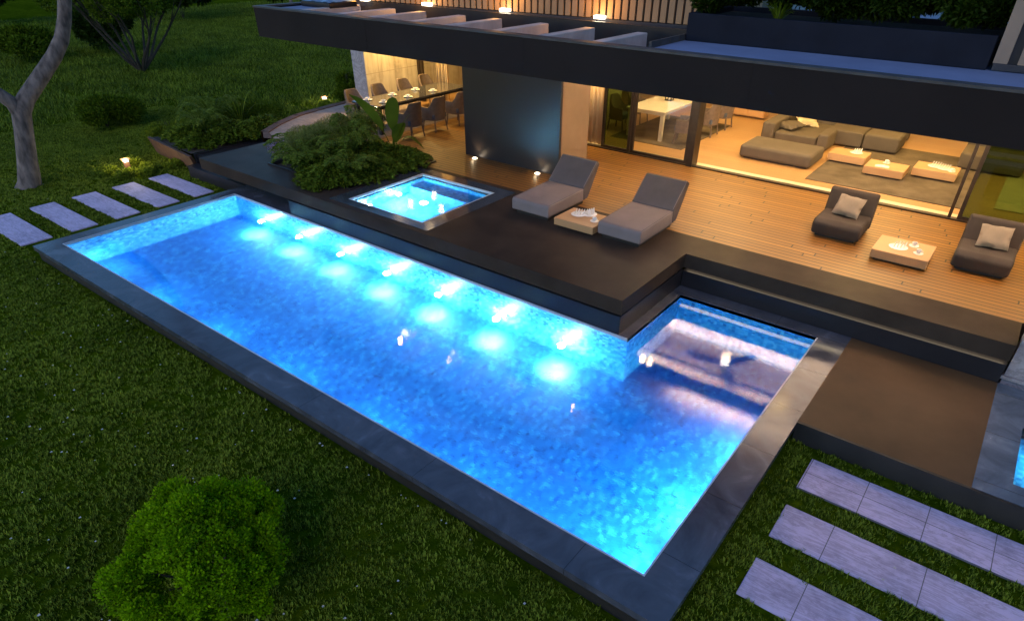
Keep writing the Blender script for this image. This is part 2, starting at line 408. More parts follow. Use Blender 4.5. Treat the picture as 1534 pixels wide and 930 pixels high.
def tuft(name, n, h, spread, seed, m):
    r = random.Random(seed); b = MB()
    for k in range(n):
        a = r.uniform(0, 2 * PI); d = r.uniform(0, spread); x, y = d * math.cos(a), d * math.sin(a)
        hh = h * r.uniform(.5, 1.2); la = r.uniform(0, 2 * PI); ln = hh * r.uniform(.2, .9); wv = .004 + .003 * r.random()
        px, py = -math.sin(la) * wv, math.cos(la) * wv
        mx_, my_ = x + math.cos(la) * ln * .35, y + math.sin(la) * ln * .35
        b.add([(x - px, y - py, 0), (x + px, y + py, 0), (mx_ + px * .8, my_ + py * .8, hh * .6), (mx_ - px * .8, my_ - py * .8, hh * .6),
               (x + math.cos(la) * ln, y + math.sin(la) * ln, hh)], [(0, 1, 2, 3), (3, 2, 4)])
    me = bpy.data.meshes.new(name); me.from_pydata(b.v, [], b.f); me.materials.append(m); return me
# grass: clumps merged in one mesh per tuft kind, scattered with geometry nodes on lawn patches
def scatter(name, polys, mesh, density, smin, smax, seed, z=ZL + .002):
    b = MB()
    for x0, y0, x1, y1 in polys: b.add([(x0, y0, z), (x1, y0, z), (x1, y1, z), (x0, y1, z)], [(0, 1, 2, 3)])
    o = b.build(name, M['lawn'])
    src = bpy.data.objects.new(name + '_source', mesh)      # not linked to the scene
    src.use_fake_user = True
    ng = bpy.data.node_groups.new(name, 'GeometryNodeTree')
    ng.interface.new_socket('Geometry', in_out='INPUT', socket_type='NodeSocketGeometry'); ng.interface.new_socket('Geometry', in_out='OUTPUT', socket_type='NodeSocketGeometry')
    gi = ng.nodes.new('NodeGroupInput'); go = ng.nodes.new('NodeGroupOutput')
    dp = ng.nodes.new('GeometryNodeDistributePointsOnFaces'); dp.inputs['Density'].default_value = density; dp.inputs['Seed'].default_value = seed
    nz = ng.nodes.new('ShaderNodeTexNoise'); nz.inputs['Scale'].default_value = 1.1; nz.inputs['Detail'].default_value = 3
    mr = ng.nodes.new('ShaderNodeMapRange'); mr.inputs[1].default_value = .35; mr.inputs[2].default_value = .62; mr.inputs[3].default_value = .25 * density; mr.inputs[4].default_value = density
    ng.links.new(nz.outputs[0], mr.inputs[0]); ng.links.new(mr.outputs[0], dp.inputs['Density'])
    oi = ng.nodes.new('GeometryNodeObjectInfo'); oi.inputs[0].default_value = src
    ip = ng.nodes.new('GeometryNodeInstanceOnPoints')
    rv = ng.nodes.new('FunctionNodeRandomValue'); rv.data_type = 'FLOAT_VECTOR'; rv.inputs[0].default_value = (-.15, -.15, 0); rv.inputs[1].default_value = (.15, .15, 6.28)
    rs = ng.nodes.new('FunctionNodeRandomValue'); rs.data_type = 'FLOAT'; rs.inputs[2].default_value = smin; rs.inputs[3].default_value = smax
    ng.links.new(gi.outputs[0], dp.inputs[0]); ng.links.new(dp.outputs[0], ip.inputs['Points']); ng.links.new(oi.outputs['Geometry'], ip.inputs['Instance'])
    ng.links.new(rv.outputs[0], ip.inputs['Rotation']); ng.links.new(rs.outputs[1], ip.inputs['Scale']); ng.links.new(ip.outputs[0], go.inputs[0])
    md = o.modifiers.new('scatter', 'NODES'); md.node_group = ng
    return tag(o, kind='stuff')
T1 = tuft('grass_tuft', 30, .050, .09, 3, M['blade'])
near_lawn = [(-14.72, -1.5, 1.5, 3.40), (-26, -1.5, -18.06, 12), (-18.06, -1.5, -14.72, 3.45), (-20, 12, -18.2, 22), (-1.0, 3.40, -.71, 7.1)]
for a_, b_ in ((4.09, 4.42), (5.01, 5.35), (5.95, 6.30), (6.89, 7.23), (7.78, 8.3)): near_lawn.append((-18.06, a_, -15.70 + .98 * (b_ < 7.5), b_))
for a_, b_ in ((3.40, 4.40), (4.99, 5.33), (5.94, 6.25), (6.91, 7.1)): near_lawn.append((-.71, a_, 4.2, b_))
g = scatter('grass', near_lawn, T1, 330, .4, .95, 5)
tag(g, 'short rough lawn grass around the swimming pool', 'grass', kind='stuff')
T2 = tuft('tall_grass_tuft', 34, .09, .16, 4, M['blade'])
g = scatter('grass', [(-60, -8, -26, 50), (-26, 12, -20, 50), (-20, 22, -17, 50)], T2, 26, 1.0, 2.0, 6)
tag(g, 'rough grass of the far lawn towards the trees', 'grass', kind='stuff')

fr_ = random.Random(77); b = MB()
for k in range(380):
    cx, cy = fr_.choice(((-9, 1.5), (-12, 2.2), (-5, 2.6), (-17, 1.5), (-3, 1.2), (-20, 4.5), (-14, .5), (-7, -.2), (2, 4.7))); x = cx + fr_.gauss(0, 1.6); y = min(cy + fr_.gauss(0, 1.0), 3.3 if -15 < x < -1 else 50); s_ = fr_.uniform(.006, .013); z = ZL + fr_.uniform(.03, .055)
    b.add([(x - s_, y - s_, z), (x + s_, y - s_, z + .004), (x + s_, y + s_, z), (x - s_, y + s_, z + .004)], [(0, 1, 2, 3)])
o = b.build('clover_flowers', mat('clover_white', (.5, .47, .42), .9, .3, 30, 0)); tag(o, 'tiny pale clover flowers dotted over the near lawn', 'flowers', kind='stuff')

# ------------------------------------------------------------------ swimming pool
pool = thing('swimming_pool', 'long blue lit swimming pool with dark stone coping and a square alcove under the terrace', 'swimming pool', (-8, 5.7, ZL))
off = Vector((8, -5.7, -ZL))
def local(mb, base):                       # shift a world-space mesh so that it sits right under its parent
    mb.v = [(x - base[0], y - base[1], z - base[2]) for x, y, z in mb.v]; return mb
PB = (-8, 5.7, ZL)
ZF = -2.02
b = MB()   # basin walls (facing in) and floor
def quad(b, *p): b.add(p, [tuple(range(len(p)))])
quad(b, (PX0, PY0, ZF), (PX1, PY0, ZF), (PX1, PY1, ZF), (PX0, PY1, ZF))
quad(b, (AX, PY1, ZF), (PX1, PY1, ZF), (PX1, AY, ZF), (AX, AY, ZF))
local(b, PB).build('pool_floor', M['shaded_mosaic'], pool)
b = MB()
for (x0, y0), (x1, y1) in (((PX0, PY1), (PX0, PY0)), ((PX0, PY0), (PX1, PY0)), ((PX1, PY0), (PX1, AY)), ((PX1, AY), (AX, AY)), ((AX, AY), (AX, PY1)), ((AX, PY1), (PX0, PY1))):
    quad(b, (x0, y0, ZF), (x1, y1, ZF), (x1, y1, ZC - .01), (x0, y0, ZC - .01))
local(b, PB).build('pool_wall', M['mosaic'], pool)
# coping: outer ring in a few butted pieces
b = MB()
b.box(-14.70, 3.42, ZC - .09, PX1, PY0, ZC); b.box(PX1, 3.42, ZC - .09, -1.02, 9.72, ZC)
b.box(-14.70, PY0, ZC - .09, PX0, 8.12, ZC); b.box(PX0, PY1, ZC - .09, -12.2, 8.12, ZC)
b.box(-3.92, AY, ZC - .09, PX1, 9.72, ZC); b.box(-3.92, PY1, ZC - .09, AX, AY, ZC)
cop = local(b, PB).build('coping', M['coping'], pool)
b = MB()
b.box(-14.66, 3.46, ZL - 1.3, -1.06, 3.60, ZC - .09); b.box(-14.66, 3.60, ZL - 1.3, -14.50, 8.1, ZC - .09); b.box(-1.20, 3.60, ZL - 1.3, -1.06, 9.7, ZC - .09)
local(b, PB).build('coping_side', M['copingside'], pool)
b = MB()   # slim steel edge trim round the water
for x0, y0, x1, y1 in ((PX0, PY0, PX1, PY0 + .02), (PX0, PY0 + .02, PX0 + .02, PY1), (PX0 + .02, PY1 - .02, AX - .005, PY1), (PX1 - .02, PY0 + .02, PX1, AY - .02)):
    b.box(x0, y0, ZC - .05, x1, y1, ZC + .004)
local(b, PB).build('edge_trim', mat('edge_trim_grey', (.45, .50, .58), .3, .1, 5, 0), pool)
wt = MB(); e = .001
wt.add([(PX0 + e, PY0 + e, ZW), (PX1 - e, PY0 + e, ZW), (PX1 - e, AY - e, ZW), (AX + e, AY - e, ZW), (AX + e, PY1 - e, ZW), (PX0 + e, PY1 - e, ZW)], [(0, 1, 2, 3, 4, 5)])
struct('water', wt, M['water'])
# underwater lamps
POOLC = (.20, .74, 1.0)
def pool_lamp(x, y, z, nx, ny, power, floorp, parent=pool, base=PB, dd_=.20):
    b = MB()
    ang = math.atan2(ny, nx)
    n = 20
    for r, off_ in ((.085, .006), ):
        v = [(0, 0, 0)] + [(0, r * math.cos(2 * PI * k / n), r * math.sin(2 * PI * k / n)) for k in range(n)]
        b.add(v, [(0, 1 + k, 1 + (k + 1) % n) for k in range(n)])
    o = b.build('pool_lamp', M['poollamp'], parent, (x + nx * .012 - base[0], y + ny * .012 - base[1], z - base[2]), ang, smooth=False)
    f_ = MB(); f_.add([(-.006, 0, 0)] + [(-.006, .12 * math.cos(2 * PI * k / 28), .12 * math.sin(2 * PI * k / 28)) for k in range(28)], [(0, 1 + k, 1 + (k + 1) % 28) for k in range(28)])
    f_.build('halo_disc', M['white'], o, smooth=False)  # white reflector disc added to give the lamp a bright halo
    r = MB(); r.tube([(0, .10 * math.cos(2 * PI * k / 24), .10 * math.sin(2 * PI * k / 24)) for k in range(25)], .012, 6)
    r.build('lamp_ring', M['brass'], o)
    light('POINT', (x + nx * dd_, y + ny * dd_, z), power, (.42, .90, 1), size=.05, name='pool_light')
    if floorp:
        aim(light('SPOT', (x + nx * .30, y + ny * .30, z + .22), floorp, (.7, 1, 1), size=.05, spot=50, blend=1, name='pool_light'), (x + nx * .40, y + ny * .40, ZF))
LZ = -1.42
for k in range(7): pool_lamp(-13.13 + k * 1.383, PY1, LZ, 0, -1, 40, 230)
for k in range(7): pool_lamp(-13.85 + k * 1.92, PY0, LZ - .2, 0, 1, 8, 0, dd_=.07); aim(light('SPOT', (-13.85 + k * 1.92, PY0 + .05, LZ), 46, POOLC, size=.05, spot=150, blend=.9, name='pool_light'), (-13.85 + k * 1.92, PY0 + 1.1, ZF))
for y in (4.35, 5.7, 7.0): pool_lamp(PX1, y, LZ - .2, -1, 0, 20, 0, dd_=.07); aim(light('SPOT', (PX1 - .05, y, LZ), 110 if y < 6.5 else 25, POOLC, size=.05, spot=140, blend=.9, name='pool_light'), (PX1 - .9, y, ZF))


# ------------------------------------------------------------------ terraces
TX0, TX1 = -12.2, -3.91
HT = (-10.56, 7.92, -8.45, 10.05)       # hot tub opening
BED = (-13.9, 8.3, -10.95, 10.9)      # planting bed opening
ZT = 0.0
b = MB()
def frame_boxes(b, outer, holes, z0, z1):
    """cover OUTER minus HOLES by a grid of boxes"""
    xs = sorted({outer[0], outer[2], *[h[0] for h in holes], *[h[2] for h in holes]}); ys = sorted({outer[1], outer[3], *[h[1] for h in holes], *[h[3] for h in holes]})
    xs = [x for x in xs if outer[0] <= x <= outer[2]]; ys = [y for y in ys if outer[1] <= y <= outer[3]]
    for i in range(len(xs) - 1):
        for j in range(len(ys) - 1):
            cx, cy = (xs[i] + xs[i + 1]) / 2, (ys[j] + ys[j + 1]) / 2
            if any(h[0] < cx < h[2] and h[1] < cy < h[3] for h in holes): continue
            b.box(xs[i], ys[j], z0, xs[i + 1], ys[j + 1], z1)
    return b
HTC = (HT[0] - .34, HT[1] - .22, HT[2] + .34, HT[3] + .30)   # slate surround of the tub
frame_boxes(b, (TX0, PY1, TX1, 10.5), [HTC, BED], -.25, ZT)
frame_boxes(b, (-15.6, PY1, TX0, 10.5), [BED], -.25, ZT)
b.box(TX1, 9.72, -.25, .93, 10.5, ZT)
struct('stone_terrace', b, M['stone'])
b = MB()      # block under the terrace, with the shadow gap and its small ledge
b.box(TX0, PY1 + .012, ZC - .4, TX1 - .012, 7.88, -.29); b.box(TX0, PY1 + .14, -.29, TX1 - .14, 7.88, -.25); b.box(-8.3, 7.88, ZC - .4, TX1 - .012, 9.72, -.29); b.box(-8.3, 7.88, -.29, TX1 - .14, 9.72, -.25)
b.box(TX1 - .012, 9.735, ZC - .4, .93, 10.5, -.32); b.box(TX1 - .14, 9.90, -.32, .93, 10.5, -.25)
b.box(-15.6, 8.12, ZC - .4, TX0, 10.5, -.252)
struct('terrace_plinth', b, M['lip'])
b = MB(); b.box(TX1 + .02, 9.745, -.256, .90, 9.90, -.2501); tag(b.build('step_lamp', emis('step_led', (1, .80, .52), 1.3)), 'thin warm light strip hidden in the shadow gap of the terrace steps', 'light strip')
b = MB(); b.box(-17.27, 8.02, ZL - .1, -14.72, 8.36, -.60); b.box(-17.27, 8.36, ZL - .1, -15.6, 10.3, -.40); struct('terrace_step', b, M['lip'])
# lower terrace on the right
b = MB(); b.box(-1.02, 7.16, ZL - .2, .93, 9.72, ZC - .004); struct('lower_terrace', b, mat('brown_lower_terrace', (.100, .058, .029), .6, .2, 1.2, .04, 120, spec=.3, ior=1.3))
b = MB(); b.box(-1.02, 7.12, ZL - .2, 3.5, 7.16, ZC - .006); struct('terrace_edge', b, M['copingside'])

# wood deck
b = MB(); b.box(-13.6, 10.5, -.25, .97, 14.36, .0); b.box(.97, 10.5, -.25, 4.5, 14.36, 0)
struct('wood_deck', b, M['wood'])
arc = [(-13.6, 10.5), (-13.6, 16.5), (-19.0, 16.5)] + [(-17.62 + .0, 14.4), (-17.55, 13.5), (-17.44, 12.6), (-17.27, 11.7), (-16.84, 10.75), (-16.35, 10.0), (-15.75, 9.75), (-15.6, 9.7), (-15.6, 10.5)]
b = MB(); b.prism(arc[::-1] if False else arc, -.25, -.003); struct('patio', b, M['patio'])
edge = [(-17.62, 14.6), (-17.55, 13.5), (-17.44, 12.6), (-17.27, 11.7), (-16.84, 10.75), (-16.35, 10.0), (-15.7, 9.66)]
b = MB()
for i in range(len(edge) - 1):
    (x0, y0), (x1, y1) = edge[i], edge[i + 1]; b.add([(x0, y0, .02), (x1, y1, .02), (x1 - .22, y1 - .1, .02), (x0 - .25, y0 - .02, .02), (x0, y0, ZL), (x1, y1, ZL), (x1 - .22, y1 - .1, ZL), (x0 - .25, y0 - .02, ZL)],
                                                    [(0, 3, 2, 1), (2, 3, 7, 6), (0, 1, 5, 4)])
struct('patio_kerb', b, M['corten'])
# indoor floor
b = MB(); b.box(-16.0, 14.78, -.25, 6, 22, -.002); struct('indoor_floor', b, M['floorwood'])
b = MB(); b.box(-9.3, 14.50, -.25, 6, 14.78, .0); struct('threshold', b, mat('pale_threshold_stone', (.66, .58, .42), .35, .05, 2, .03))
b = MB(); b.box(-13.6, 14.36, -.25, -9.3, 14.78, -.004); struct('deck_border', b, M['wood'])

# ------------------------------------------------------------------ hot tub
TB = (-9.5, 9.0, 0)
tub = thing('hot_tub', 'small square sunken hot tub glowing pale blue beside the junipers', 'hot tub', TB)
b = frame_boxes(MB(), HTC, [HT], -.2, .004)
local(b, TB).build('coping', coping_mat('slate_tub_surround', (.050, .060, .078), .14), tub)
b = MB(); TF = -.86
for (x0, y0), (x1, y1) in (((HT[0], HT[3]), (HT[0], HT[1])), ((HT[0], HT[1]), (HT[2], HT[1])), ((HT[2], HT[1]), (HT[2], HT[3])), ((HT[2], HT[3]), (HT[0], HT[3]))):
    quad(b, (x0, y0, TF), (x1, y1, TF), (x1, y1, -.005), (x0, y0, -.005))
quad(b, (HT[0], HT[1], TF), (HT[2], HT[1], TF), (HT[2], HT[3], TF), (HT[0], HT[3], TF))
local(b, TB).build('tub_wall', M['mosaic'], tub)
b = MB(); b.box(HT[0] + .003, HT[3] - .45, TF, HT[2] - .003, HT[3] - .003, -.42); b.box(HT[2] - .4, HT[1] + .003, TF, HT[2] - .004, HT[3] - .452, -.42)
local(b, TB).build('tub_bench', M['mosaic'], tub)
b = MB()
for x0, y0, x1, y1 in ((HT[0], HT[1], HT[2], HT[1] + .022), (HT[0], HT[1] + .022, HT[0] + .022, HT[3]), (HT[0] + .022, HT[3] - .022, HT[2], HT[3]), (HT[2] - .022, HT[1] + .022, HT[2], HT[3] - .022)):
    b.box(x0, y0, -.06, x1, y1, .008)
local(b, TB).build('edge_trim', mat('edge_trim_white', (.6, .65, .7), .3, .1, 5, 0), tub)
wt = MB(); wt.add([(HT[0] + e, HT[1] + e, -.03), (HT[2] - e, HT[1] + e, -.03), (HT[2] - e, HT[3] - e, -.03), (HT[0] + e, HT[3] - e, -.03)], [(0, 1, 2, 3)])
struct('tub_water', wt, M['tubwater'])
def tl(x, y, z, nx, ny, p):
    pool_lamp(x, y, z, nx, ny, p, 0, tub, TB)
tl(HT[0], 9.1, -.45, 1, 0, 40); tl(HT[0], 8.25, -.45, 1, 0, 26)
light('POINT', (-9.5, 9.0, -.35), 18, POOLC, size=.08, name='pool_light')

# plunge pool at the right edge with its slate coping
JB = (2.2, 8.5, ZL)
jac = thing('plunge_pool', 'pale blue plunge pool corner with slate coping at the right edge of the lower terrace', 'pool', JB)
J = (1.30, 7.5, 3.3, 8.75)
b = frame_boxes(MB(), (.93, 7.16, 3.5, 9.72), [J], ZL - .2, ZC); local(b, JB).build('coping', coping_mat('slate_pool_coping', (.10, .14, .20), .2), jac)
b = MB()
for (x0, y0), (x1, y1) in (((J[0], J[3]), (J[0], J[1])), ((J[0], J[1]), (J[2], J[1])), ((J[2], J[1]), (J[2], J[3])), ((J[2], J[3]), (J[0], J[3]))):
    quad(b, (x0, y0, -.87), (x1, y1, -.87), (x1, y1, ZC - .005), (x0, y0, ZC - .005))
quad(b, (J[0], J[1], -.87), (J[2], J[1], -.87), (J[2], J[3], -.87), (J[0], J[3], -.87))
local(b, JB).build('basin', M['mosaic'], jac)
wt = MB(); wt.add([(J[0] + e, J[1] + e, ZW), (J[2] - e, J[1] + e, ZW), (J[2] - e, J[3] - e, ZW), (J[0] + e, J[3] - e, ZW)], [(0, 1, 2, 3)]); struct('plunge_water', wt, M['tubwater'])
light('POINT', (1.75, 8.2, -.74), 22, POOLC, size=.08, name='pool_light')

# ------------------------------------------------------------------ paving slabs
gA = 'pale stepping slabs between pool and lawn on the left'
left = [(3.47, 4.07, 'pale stepping slab nearest the camera, cut by the left picture edge'), (4.44, 4.99, 'second pale stepping slab from the left picture edge'),
        (5.37, 5.93, 'middle pale stepping slab of the five beside the far end of the pool'), (6.32, 6.87, 'pale stepping slab lit warm by the garden bollard lamp'),
        (7.25, 7.76, 'pale stepping slab farthest from the camera, in front of the brown planter')]
for i, (y0, y1, lab) in enumerate(left):
    b = MB(); r = random.Random(i)
    b.prism([(0, 0), (2.27, 0), (2.27, y1 - y0), (0, y1 - y0)], 0, .055)
    o = b.build('stepping_slab', M['slab'], loc=(-17.98, y0, ZL - .03), bevel=.012)
    tag(o, lab, 'paving slab', gA)
gB = 'long pale paving strips in the right lawn'
for (y0, y1, lab, mm) in ((6.27, 6.89, 'long pale paving strip with a grid of joints, nearest the brown terrace', 'slab4'), (5.35, 5.92, 'long pale paving strip in the middle of the right lawn', 'slabw'),
                          (4.42, 4.97, 'long pale paving strip nearest the camera in the right lawn', 'slabw')):
    b = MB(); b.box(0, 0, 0, 4.6, y1 - y0, .055)
    tag(b.build('paving_strip', M[mm], loc=(-.69, y0, ZL - .03), bevel=.01), lab, 'paving slab', gB)

# ------------------------------------------------------------------ house
HB = (-6, 13, 0)
house = thing('house', 'modern flat roofed house with dark fascia, slatted upper floor and lit glass ground floor', 'house', HB)
def hp(name, mb, m, label=None, **k):
    o = local(mb, HB).build(name, m, house, **k)
    if label: o['label'] = label
    return o
ZB, ZR, FY = 2.77, 3.27, 8.08
# roof slab with pergola opening
OP = (-12.0, 8.30, -4.45, 10.05)
b = MB(); b.box(-12.8, FY, ZB, 6, FY + .12, ZR); b.box(-12.8, FY + .12, ZB, -12.68, 10.4, ZR)
hp('fascia', b, M['fascia'])
for x in (-9.6, -6.2, -2.8):
    b = MB(); b.box(x, FY - .003, ZB + .002, x + .010, FY - .0005, ZR - .002); hp('fascia_joint', b, M['fascia'])
b = MB(); b.box(-12.81, FY - .01, ZR + .002, 6, FY + .16, ZR + .03); b.box(-12.81, FY + .16, ZR + .002, -12.64, 10.4, ZR + .03)
hp('roof_edge', b, M['roofedge'])
b = MB(); b.box(-4.45, FY + .16, ZB + .1, 6, 9.55, ZR - .02); b.box(-4.45, 9.55, ZB + .1, 6, 16.0, ZR - .021); b.box(-12.64, FY + .16, ZB + .1, OP[0], 10.4, ZR - .02)
b.box(OP[0], 10.05, ZB + .1, OP[2], 16, ZR - .3); b.box(-12.66, 10.4, ZB + .1, OP[0], 13.2, ZR - .30)
hp('roof', b, M['roof'])
b = MB(); b.box(-17.0, 13.2, ZB + .1, OP[0], 23, ZR - .301); b.box(OP[0], 16, ZB + .1, 6, 23, ZR - .3); hp('roof', b, M['slatback'], 'dark rear part of the flat roof')
b = MB(); b.box(-4.45, FY + .122, ZB + .02, 6, 14.3, ZB + .098); b.box(-12.66, 10.05, ZB + .02, -4.452, 14.3, ZB + .098); b.box(-12.66, FY + .122, ZB + .02, OP[0], 10.05, ZB + .098); b.box(-17.0, 13.2, ZB + .02, -12.66, 14.3, ZB + .098)
b.box(-17, 14.3, ZB + .02, 6, 22.6, ZB + .098)
hp('ceiling', b, M['ceilwood'])
b = MB(); b.box(-12.6, 11.55, ZB - .24, 6, 11.80, ZB + .018); b.box(-12.6, 14.9, ZB - .08, 6, 15.25, ZB + .018)
hp('ceiling_beam', b, M['fascia'])
b = MB(); b.box(OP[0], 8.24, ZB, OP[2], 8.30, ZR - .05); hp('pergola_rim', b, M['roofedge'])
for i, x in enumerate((-12.05, -11.0, -10.17, -9.17, -8.33, -7.33, -6.42, -5.48)):
    b = MB()
    x0, y0, x1, y1 = x - .09, 8.30, x + .09, 9.80
    b.box(-.09, 0, 0, .09, 1.45, .40)
    b.build('pergola_beam', M['beam'], house, (x + .3 - .0 - HB[0], 8.31 - HB[1], ZB + .1 - HB[2]), bevel=.012)
b = MB(); b.box(OP[0], 10.06, ZB, OP[2] + .3, 10.12, ZR + .05); hp('parapet', b, M['lip'])
b = MB()
for k in range(6): b.box(-4.40, 8.5 + k * .28, ZR - .05, -4.36, 8.5 + k * .28 + .26, ZR + .06)
hp('parapet_cladding', b, M['roofedge'])
# upper floor slat facade, slightly turned
SA, SB = Vector((-12.1, 10.06, 0)), Vector((-4.80, 10.60, 0))
d = (SB - SA); L = d.length; d.normalize(); nrm = Vector((d.y, -d.x, 0)); ang = math.atan2(d.y, d.x)
b = MB(); b.box(0, .10, ZR + .02, L, .16, 6.3); o = b.build('facade_backing', M['slatback'], house, tuple(SA - Vector(HB)), ang)
b = MB(); n = 54
for k in range(n): x = (k + .5) * L / n; b.box(x - .048, .0, ZR + .06, x + .048, .05, 6.3)
b.build('facade_slats', M['glowslat'], house, tuple(SA - Vector(HB)), ang)
b = MB(); b.box(0, -.02, ZR - .05, L, .12, ZR + .05); b.build('facade_plinth', M['slatback'], house, tuple(SA - Vector(HB)), ang)
b = MB(); 
for k in range(14): y = 10.66 + k * .17; b.box(-4.80, y, ZR + .06, -4.75, y + .10, 6.3)
b.box(-4.95, 10.66, ZR + .02, -4.90, 14, 6.3)
hp('side_slats', b, M['glowslat'])
for x in (-11.75, -10.1, -8.27, -6.35):
    t = (x - SA.x) / d.x; p = SA + d * t + nrm * .10
    b = MB(); b.box(-.09, -.05, 0, .09, .05, .045)
    o = b.build('wall_lamp', M['whitelamp'], house, (p.x - HB[0], p.y - HB[1], ZR + .06), ang)
    light('POINT', (p.x + nrm.x * .22, p.y + nrm.y * .22, ZR + .22), 24, (1, .44, .06), size=.05, name='wall_light')
    aim(light('SPOT', (p.x + nrm.x * .30, p.y + nrm.y * .30, ZR + .06), 12, (1, .42, .08), size=.04, spot=115, blend=1, name='wall_light'), (p.x - nrm.x * .10, p.y - nrm.y * .10, ZR + .55))
# right slat box
b = MB(); b.box(-.55, 9.50, ZR - .01, 4, 9.56, ZR + .06); b.box(-.50, 9.60, ZR, 4, 9.66, 6.3)
hp('facade_backing', b, M['slatback'])
b = MB()
for k in range(14): x = -.56 + k * .235; b.box(x, 9.50, ZR + .062, x + .14, 9.57, 6.3)
hp('facade_slats', b, M['slat'])
# rear mass of the upper floor
b = MB(); b.box(-11.5, 11.2, ZR + .02, -4.98, 16, 6.3); hp('upper_wall', b, M['slatback']); b = MB(); b.box(-.45, 9.9, ZR, 4, 16, 6.3); hp('upper_wall', b, M['slatback'])
# dark wall block
b = MB(); b.box(-10.80, 11.90, .0, -8.06, 13.0, ZB + .02); hp('wall', b, mat('tan_wall_side', (.25, .17, .10), .7, .1, 2, .1))
b = MB(); b.box(-10.83, 11.82, .0, -8.05, 11.90, ZB + .019); hp('wall_cladding', b, mat('dark_metal_cladding', (.030, .028, .030), .34, .04, .3, .02, 80, metal=.2), 'dark smooth wall panel lit by two floor lamps')
# concrete wall left
b = MB(); b.box(-16.55, 13.30, -.25, -16.01, 22.5, ZB + .02); hp('concrete_wall', b, M['conc'])
b = MB(); b.box(-16.008, 13.305, -.002, -15.99, 22.5, ZB + .018); hp('concrete_panel', b, M['concpanel'])
# side and back walls of the room
b = MB(); b.box(-15.99, 22.0, -.25, -12.2, 22.2, ZB + .02); b.box(-11.2, 22, -.25, 6, 22.2, ZB + .02); b.box(-9.8, 14.78, -.0, -9.6, 17.2, ZB + .019); b.box(5.8, 14.5, 0, 6, 22, ZB + .019)
hp('room_wall', b, M['plaster'])
# concrete fin wall at the right
b = MB(); b.box(.97, 9.90, ZC - .3, 4.5, 10.15, ZB); hp('fin_wall', b, M['conc'], 'pale concrete wall rising at the right edge of the steps')
b = MB(); b.box(.94, 9.86, ZC + .001, 4.5, 9.90, ZC + .05); hp('fin_base', b, M['conc'])
# sliding glass front at y = 14.43
GY = 14.43
def window(x0, x1, z1, m, y=GY, fw=.07, fm='metal'):
    b = MB(); b.box(x0, y - .035, .03, x0 + fw, y + .035, z1); b.box(x1 - fw, y - .035, .03, x1, y + .035, z1); b.box(x0 + fw, y - .035, .03, x1 - fw, y + .035, .09); b.box(x0 + fw, y - .035, z1 - .06, x1 - fw, y + .035, z1)
    o = hp('window', b, M[fm])
    p = MB(); p.box(x0 + fw, y - .006, .09, x1 - fw, y + .006, z1 - .06); p = local(p, HB).build('pane', M[m], o)
    return o
window(-8.52, -7.70, 2.7, 'greeneryglass'); window(-7.68, -6.15, 2.7, 'glass')
b = MB(); b.box(-6.13, GY - .10, .0, -5.98, GY + .22, ZB); hp('door_post', b, M['metal'])
b = MB(); b.box(-.62, GY - .03, .0, -.56, GY + .03, ZB); hp('door_post', b, M['metal'])
window(-.46, 1.6, 2.7, 'greeneryglass'); window(1.62, 4.2, 2.7, 'greeneryglass')
b = MB(); b.box(-9.6, 14.36, -.25, 5.8, 14.50, .028); hp('door_track', b, M['metal'])
# glass front of the dining room at the left
window(-15.98, -15.75 + .0, 2.7, 'glass', 15.4, .10); window(-13.5, -11.0, 2.7, 'glass', 15.4); 
# window in the back wall with greenery beyond
b = MB(); b.box(-12.2, 22.05, 0, -11.2, 22.1, 2.6); hp('window', b, M['greeneryglass'])
# ceiling lamps
def downlight(x, y, p, z=ZB + .02, spot=140, col=WARM, r=.07):
    b = MB(); b.lathe([(0, 0), (r, 0), (r, .01), (0, .012)], n=16)
    b.build('downlight', M['warmlamp'], house, (x - HB[0], y - HB[1], z - .014 - HB[2]))
    light('SPOT', (x, y, z - .05), p, col, size=.04, spot=spot, blend=.7, name='ceiling_light')
for x in (-5.35, -5.15, -2.1, .6):
    downlight(x, 11.68, 18, ZB - .242)
for x in (-14.2, -12.9): downlight(x, 12.4, 80)
for x in (-14.2, -12.9): downlight(x, 14.2, 110)

b = MB(); b.box(-9.2, 15.45, ZB - .004, 5.6, 16.05, ZB + .018); hp('ceiling_panel', b, M['opal'])
light('AREA', (-1.8, 15.75, ZB - .012), 270, (1, .66, .27), (0, 0, 0), 14.6, .55, name='strip_light')
for x in (-8, -5.2, -2.4, .4, 3.2):
    for y in (16.4, 19.4): downlight(x, y, 85, spot=160)
for x in (-15.0, -12.6): downlight(x, 17.5, 120)
downlight(-15.3, 13.9, 520); downlight(-15.3, 15.0, 320)
# light cove above the threshold
b = MB(); b.box(-9.2, 14.52, ZB - .02, 5.7, 14.58, ZB + .018); hp('ceiling_strip', b, M['opal'])
light('AREA', (-1.8, 14.60, ZB - .03), 40, WARM, (0, 0, 0), 15, .10, name='strip_light')
# interior fill from the large opal ceiling panel
for x, p in ((-6.5, 110), (-2.2, 140), (2.2, 80)):
    b = MB(); b.box(x - .8, 17.6, ZB - .02, x + .8, 18.4, ZB + .018); hp('ceiling_panel', b, M['opal'])
    light('AREA', (x, 18, ZB - .03), p, WARM, (0, 0, 0), 1.6, .8, name='panel_light')
